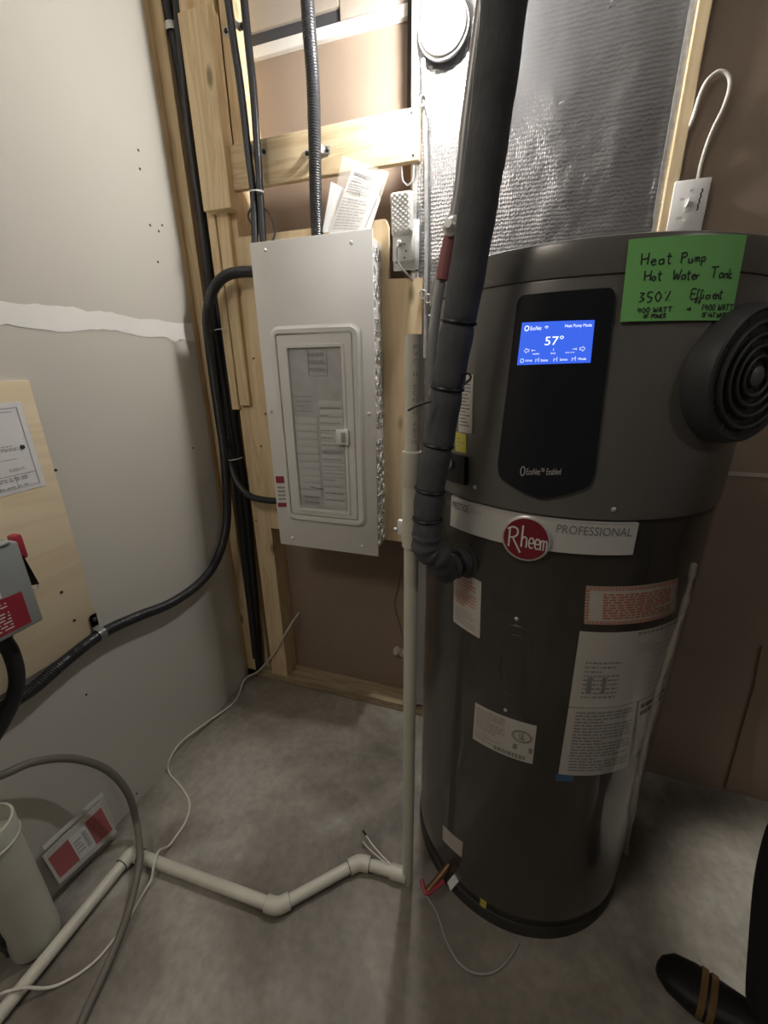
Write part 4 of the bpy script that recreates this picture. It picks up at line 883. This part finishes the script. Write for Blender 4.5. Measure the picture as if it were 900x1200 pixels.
# copper relief line behind it
rp = thing('relief_pipe', 'thin grey pipe with a dull red sleeve and silver fitting behind the black insulated pipe', 'pipe', PY(508, 400, .74))
obj('tube', tube([PY(x, y, .735) for x, y in [(570, -40), (560, 40), (547, 140), (537, 230), (524, 290), (513, 350), (506, 410), (503, 450)]], .0085, 12), mat('grey_tube', (.36, .36, .36), .35, metal=.3), rp)
obj('red_sleeve', tube([PY(x, y, .731) for x, y in [(528, 278), (523, 300), (518, 328)]], .0105, 12, 4), mat('red_plastic_dull', (.30, .11, .11), .5), rp)
pb = PY(531, 266, .722); obj('pipe_fitting', lathe([(.012, -.012), (.014, -.006), (.014, .006), (.009, .010), (.006, .016), (0, .016)], pb, (-.3, -.9, .1), 16), steel, rp)
# ================================================================ UPRIGHT PVC
pp = PZ(478, 1030, .02); px_, py_ = pp.x-.002, pp.y+.006
up = thing('upright_pipe', 'upright white PVC pipe with printed lettering left of the tank', 'pipe', (px_, py_, 0))
PVR = .0145; ztop = PY(490, 392, py_).z
obj('lower_tube', lathe([(PVR, .0), (PVR, PY(490, 600, py_).z)], (px_, py_, 0), n=28), pvc, up)
zc1 = PY(488, 528, py_).z; zc0 = PY(488, 572, py_).z; zc2 = PY(486, 640, py_).z
obj('coupling', lathe([(PVR+.004, zc2), (PVR+.004, zc0+.003), (PVR+.0025, zc0), (PVR+.004, zc0-.003+.006), (PVR+.004, zc1-.002), (PVR, zc1)], (px_, py_, 0), n=28), pvc, up)
obj('upper_tube', lathe([(PVR, zc1-.01), (PVR, ztop), (PVR-.003, ztop), (PVR-.003, ztop-.05)], (px_, py_, 0), n=28), pvc, up)
bm = nb(); rows_ = []
for k, (zz, ch) in enumerate([(ztop-.02-i*.0105, c_) for i, c_ in enumerate('PVC 1 SCH40 ASTM D1785')]):
    if ch == ' ': continue
    aa = R_(28)
    class PM:
        w = 1; h = 1
        def __call__(s, u, v, h=0): return Vector((px_+(PVR+.0003)*math.sin(aa+(u-.5)*.5), py_-(PVR+.0003)*math.cos(aa+(u-.5)*.5), zz-(v-.5)*.007))
    add_text(bm, PM(), ch, 0, 0, 1, 1, 0)
obj('lettering', bm, ink_grey, up, False)
cl = PY(472, 618, py_+.01); ck = thing('pipe_clip', 'small white plastic clip beside the coupling at the plywood corner', 'clip', cl)
bm = nb(); add_box(bm, (cl.x-.010, cl.y-.006, cl.z-.016), (cl.x+.006, cl.y+.008, cl.z+.016), .003); obj('body', bm, white_pl, ck)
obj('screw', lathe([(.004, 0), (.004, .006), (0, .007)], (cl.x-.012, cl.y, cl.z-.006), (-1, 0, 0), 10), steel, ck)
# condensate run on the floor
fr_ = [Vector((-.985, -.10, .022)), PZ(155, 1000, .022), PZ(325, 1063, .022), PZ(421, 1010, .022), Vector((px_-.004, py_, .022))]
fr_[1] = Vector((-.975, .533, .022)); fr_[0] = Vector((-.978, -.12, .022))
fp = thing('drain_pipe', 'white PVC drain pipe zigzagging over the floor from the left wall to the tank', 'pipe', fr_[2]-Vector((0, 0, .022)))
FR = .0155
for a_, b_ in zip(fr_, fr_[1:]): bm = nb(); add_tube(bm, [a_, b_], FR, 24); obj('pipe_length', bm, pvc, fp)
for i in (1, 2, 3):
    p = fr_[i]; d0 = (fr_[i-1]-p).normalized(); d1 = (fr_[i+1]-p).normalized(); L = .032
    bm = nb(); add_tube(bm, smooth_path([p+d0*L, p+d0*L*.5, p+(d0+d1)*L*.12, p+d1*L*.5, p+d1*L], 6), FR+.0045, 24); obj('elbow', bm, pvc, fp)
    for d_ in (d0, d1): bm = nb(); add_tube(bm, [p+d_*(L-.001), p+d_*(L+.0012)], FR+.0028, 24); obj('cement_line', bm, mat('dark_line', (.06, .06, .06), .6), fp)
p = fr_[4]; d0 = (fr_[3]-p).normalized(); bm = nb(); add_tube(bm, [p+d0*.045, p+d0*.0], FR+.0045, 24); obj('coupling', bm, pvc, fp)

# ================================================================ FLOOR CABLES
wp = [PY(350, 718, 1.375), PY(342, 730, 1.33), PY(333, 745, 1.292), PY(318, 769, 1.288), PY(302, 787, 1.285), PY(288, 805, 1.26)]+[PZ(x, y, .004) for x, y in [(275, 822), (240, 848), (212, 870), (199, 890), (198, 905), (212, 922), (222, 940), (218, 962), (203, 985), (188, 1010)]]+[PZ(178, 1030, .02), PZ(165, 1052, .006), PZ(150, 1078, .004), PZ(128, 1108, .004), PZ(112, 1126, .004), PZ(90, 1143, .004), PZ(60, 1158, .004), PZ(20, 1172, .004), PZ(-40, 1185, .004)]
for p in wp: p.z = max(p.z, .004)
wp = [p if p.x > -1.094 else CAM+(p-CAM)*(-1.094/p.x) for p in wp]
# lift it over the drain pipe where they cross
P = smooth_path(wp, 8)
for p in P:
    for a_, b_ in zip(fr_, fr_[1:]):
        ab = (b_-a_); t = max(0, min(1, (p-a_).dot(ab)/ab.length_squared)); q = a_+ab*t; d2 = math.hypot(p.x-q.x, p.y-q.y)
        if d2 < .075: p.z = max(p.z, .041*math.exp(-(max(0, d2-.012)/.028)**2)+.003)
tag(obj('white_wire', tube(P, .0033, 10, 0), wire_m), 'long thin white wire snaking from the stud bay across the floor over the drain pipe', 'wire')
hp = [PX(-60, 925, -1.07), PX(0, 909, -1.06), PX(40, 893, -1.05), PX(85, 889, -1.04), PX(125, 902, -1.02), PX(150, 930, -1.00)]+[PY(160, 965, .58), PZ(164, 1000, .065), PZ(160, 1030, .05), PZ(150, 1070, .04), PZ(135, 1110, .02), PZ(115, 1155, .012), PZ(92, 1205, .010), PZ(70, 1260, .010)]
tag(obj('grey_hose', tube(hp, .0095, 14), hose_m), 'grey-brown rubber hose arching off the left wall over the drain pipe', 'hose')
tag(obj('grey_wire', tube([PZ(x, y, .004) for x, y in [(500, 1050), (512, 1070), (522, 1100), (535, 1125), (552, 1139), (572, 1141), (588, 1133), (600, 1118), (608, 1104)]], .0026, 8), mat('thin_grey', (.36, .35, .33), .5)), 'thin grey wire curving over the floor in front of the tank', 'wire')
tw = thing('wire_end', 'short white two-strand wire end sticking up behind the drain pipe', 'wire', PZ(455, 1015, .02))
obj('strand', tube([PZ(470, 1022, .012), PZ(455, 1010, .03), PZ(440, 994, .035), PZ(428, 978, .045)], .0022, 8), wire_m, tw)
obj('strand', tube([PZ(470, 1024, .012), PZ(452, 1011, .026), PZ(434, 996, .03), PZ(425, 986, .036)], .0016, 8), wire_m, tw)
e0, e1 = PZ(429, 979, .045), PZ(425, 973, .052); bm = nb(); add_tube(bm, [e0, e1], .0032, 8); obj('black_tip', bm, black_pl, tw)

# ================================================================ BUCKET, PARCEL, BAG
bc = Vector((-1.048, .315, 0)); BH = .42
bu = thing('bucket', 'tall narrow dirty white plastic pail by the left wall', 'bucket', bc)
prof = [(0, .004), (.044, .002), (.049, .008), (.050, .02), (.050, BH-.060), (.0525, BH-.058), (.0535, BH-.004), (.0525, BH), (.0485, BH), (.047, BH-.01), (.046, BH-.07), (.044, .012), (0, .012)]
obj('pail', lathe(prof, bc, n=56), bucket_m, bu)
obj('rim_band', lathe([(.0528, BH-.056), (.0545, BH-.054), (.0545, BH-.050), (.0530, BH-.048)], bc, n=56), bucket_m, bu)
# red and white parcel leaning on wall base
PF = Flat(PX(53, 1003, -1.08), PX(120, 940, -1.08), PZ(137, 976, .004), PZ(72, 1030, .004))
PF = Flat(PX(50, 1004, -1.088), PX(117, 938, -1.088), PX(137, 975, -1.064), PX(70, 1036, -1.064))
BF = Flat(PX(48, 992, -1.094), PX(118, 928, -1.094), PX(139, 976, -1.060), PX(69, 1042, -1.060)); BT = Sub(BF, 0, 0, 1, .09)
pk = thing('parcel', 'flat clear-bagged pack with red squares and a white label leaning at the wall base', 'package', (-1.07, .53, 0))
obj('pack_body', sheet(PF, 4, 3, -.005, 0), mat('pack_white', (.56, .53, .49), .4), pk)
[obj('red_square', sheet(Sub(PF, a_, .16, b_, .86), 1, 1, 0, .0010), mat('pack_red', (.36, .03, .04), .5), pk, False) for a_, b_ in ((.04, .36), (.66, .96))]
pw = Sub(PF, .36, .18, .64, .86); lb = obj('shipping_label', sheet(pw, 1, 1, .0005, .0015), paper, pk, False); printed(pw, words(4, .1, .6, .2, .8, seed=41)+[(.66, .15, .69, .85), (.72, .15, .78, .85), (.81, .15, .83, .85), (.86, .15, .90, .85)], ink_grey, lb, .0018)
obj('bag_film', sheet(BF, 12, 8, .003, .0034, .002), mat('clear_film_b', (.85, .84, .82), .12, alpha=.06), pk)
obj('bag_seam', sheet(BT, 12, 1, .004, .0055, .002), mat('film_fold_b', (.8, .8, .78), .2, alpha=.6), pk)
bm = nb(); c0 = PZ(10, 1082, .11); bmesh.ops.create_icosphere(bm, subdivisions=4, radius=1)
for v in bm.verts:
    nn = v.co.copy(); s_ = 1+.22*mn.noise(nn*2.3)+.12*mn.noise(nn*6); v.co = Vector((nn.x*.034*s_, nn.y*.036*s_, nn.z*.100*s_))+c0
    v.co.z = max(v.co.z, .001)
tag(obj('plastic_bag', bm, mat('bag_black', (.02, .02, .024), .18, bump=.6, bscale=40)), 'crumpled shiny black plastic bag in front of the white pail', 'bag')

# ================================================================ PERSON AT THE RIGHT EDGE
def skin(name, joints, edges, m, parent, sub=2):
    me = bpy.data.meshes.new(name); org = Vector(joints[0][0]); me.from_pydata([Vector(j[0])-org for j in joints], edges, []); me.update()
    o = bpy.data.objects.new(name, me); link(o); o.parent = parent; o.location = org-wpos(parent); me.materials.append(m)
    o.modifiers.new('skin', 'SKIN'); sv = me.skin_vertices[0].data
    for i, j in enumerate(joints): r = j[1]; sv[i].radius = (r, r) if not isinstance(r, tuple) else r
    sv[0].use_root = True
    s_ = o.modifiers.new('sub', 'SUBSURF'); s_.levels = sub; s_.render_levels = sub
    dg = bpy.context.evaluated_depsgraph_get(); dg.update(); me2 = bpy.data.meshes.new_from_object(o.evaluated_get(dg)); o.modifiers.clear(); o.data = me2
    for p_ in me2.polygons: p_.use_smooth = True
    return o
trouser = mat('black_cloth', (.012, .012, .014), .85, bump=.3, bscale=150)
shoe_m = mat('black_shoe', (.012, .011, .012), .55)
pe = thing('person', 'person at the right edge in black trousers and a black shoe with tan stripes', 'person', (.66, .64, 0))
# left trouser edge follows the photograph: widen towards the hem
j = [(Vector((.90, .44, .92)), .105), (Vector((.70, .52, .84)), .095), (Vector((.530, .650, .66)), .080), (Vector((.552, .655, .45)), .074), (Vector((.582, .655, .25)), .066), (Vector((.600, .655, .115)), .058)]
j += [(Vector((1.12, .34, .90)), .11), (Vector((1.16, .26, .64)), .085), (Vector((1.15, .20, .48)), .076), (Vector((1.14, .18, .25)), .062), (Vector((1.14, .18, .10)), .058), (Vector((1.02, .40, 1.0)), .13), (Vector((1.03, .39, 1.25)), .14), (Vector((1.03, .38, 1.44)), .11), (Vector((1.02, .38, 1.53)), .055)]
e_ = [(0, 1), (1, 2), (2, 3), (3, 4), (4, 5), (11, 0), (11, 6), (6, 7), (7, 8), (8, 9), (9, 10), (11, 12), (12, 13), (13, 14)]
skin('clothed_body', j, e_, trouser, pe)
def shoe(heel, toe, nm='shoe'):
    d_ = (toe-heel); L = d_.length; d_.normalize(); s_ = Vector((-d_.y, d_.x, 0)); bm = nb(); rows = []
    pr = [(0, .028, .055), (.03, .034, .095), (.2, .037, .105), (.38, .037, .085), (.55, .044, .068), (.75, .048, .055), (.9, .040, .045), (.98, .022, .030), (1.0, .008, .018)]
    for t, w_, h_ in pr:
        c_ = heel+d_*L*t; ring = []
        for k in range(16):
            a_ = 2*PI*k/16; x_ = math.cos(a_); z_ = math.sin(a_)
            ring.append(bm.verts.new(c_+s_*w_*math.copysign(abs(x_)**.75, x_)+Vector((0, 0, h_*.5+h_*.5*math.copysign(abs(z_)**.75, z_)+.004))))
        rows.append(ring)
    for a, b in zip(rows, rows[1:]):
        for k in range(16): bm.faces.new((a[k], a[(k+1) % 16], b[(k+1) % 16], b[k]))
    bm.faces.new(rows[0][::-1]); bm.faces.new(rows[-1])
    o = obj(nm, bm, shoe_m, pe)
    return d_, s_, L
heel = Vector((.665, .628, 0)); toe = Vector((.425, .735, 0)); d_, s_, L = shoe(heel, toe)
shoe(Vector((1.16, .12, 0)), Vector((1.06, .38, 0)))
bm = nb(); bmesh.ops.create_uvsphere(bm, u_segments=24, v_segments=16, radius=1)
for v in bm.verts:
    q = v.co; fr = max(0, -q.x); q = Vector((q.x*.098, q.y*.076, q.z*.12)); q.x -= .022*math.exp(-((v.co.y/.16)**2+((v.co.z+.12)/.22)**2)) if v.co.x < -.5 else 0; v.co = q+Vector((1.01, .38, 1.665))
obj('head', bm, mat('skin', (.45, .28, .20), .5), pe)
bm = nb(); bmesh.ops.create_uvsphere(bm, u_segments=24, v_segments=16, radius=1)
for v in bm.verts: v.co = Vector((v.co.x*.092+.022, v.co.y*.083, v.co.z*.10+.035))+Vector((1.01, .38, 1.665))
obj('hair', bm, mat('dark_hair', (.03, .02, .015), .7), pe)
for t0, t1 in ((.60, .645), (.665, .71)):
    bm = nb(); L_ = []
    for t in (t0, t1):
        w_ = .044+.006*(t-.55)/.2+.0016; h_ = .068-.013*(t-.55)/.2+.0016; c_ = heel+d_*L*t
        L_.append([bm.verts.new(c_+s_*w_*math.copysign(abs(math.cos(a_))**.75, math.cos(a_))+Vector((0, 0, .004+h_*.5+h_*.52*math.copysign(abs(math.sin(a_))**.75, math.sin(a_))))) for a_ in [R_(-30+240*k/24) for k in range(25)]])
    for k in range(24): bm.faces.new((L_[0][k], L_[0][k+1], L_[1][k+1], L_[1][k]))
    bmesh.ops.solidify(bm, geom=bm.faces[:], thickness=.003)
    obj('tan_stripe', bm, mat('tan_stripe', (.36, .23, .10), .6), pe)
bm = nb(); add_prism(bm, [PY(x, y, 1.295) for x, y in [(893, 757), (905, 770), (905, 800), (886, 850), (880, 930), (850, 925), (868, 860), (884, 805)]], (0, .005, 0))
tag(obj('cardboard_scrap', bm, mat('cardboard', (.30, .225, .17), .8)), 'narrow brown cardboard piece leaning on the brown wall behind the trouser leg', 'cardboard')
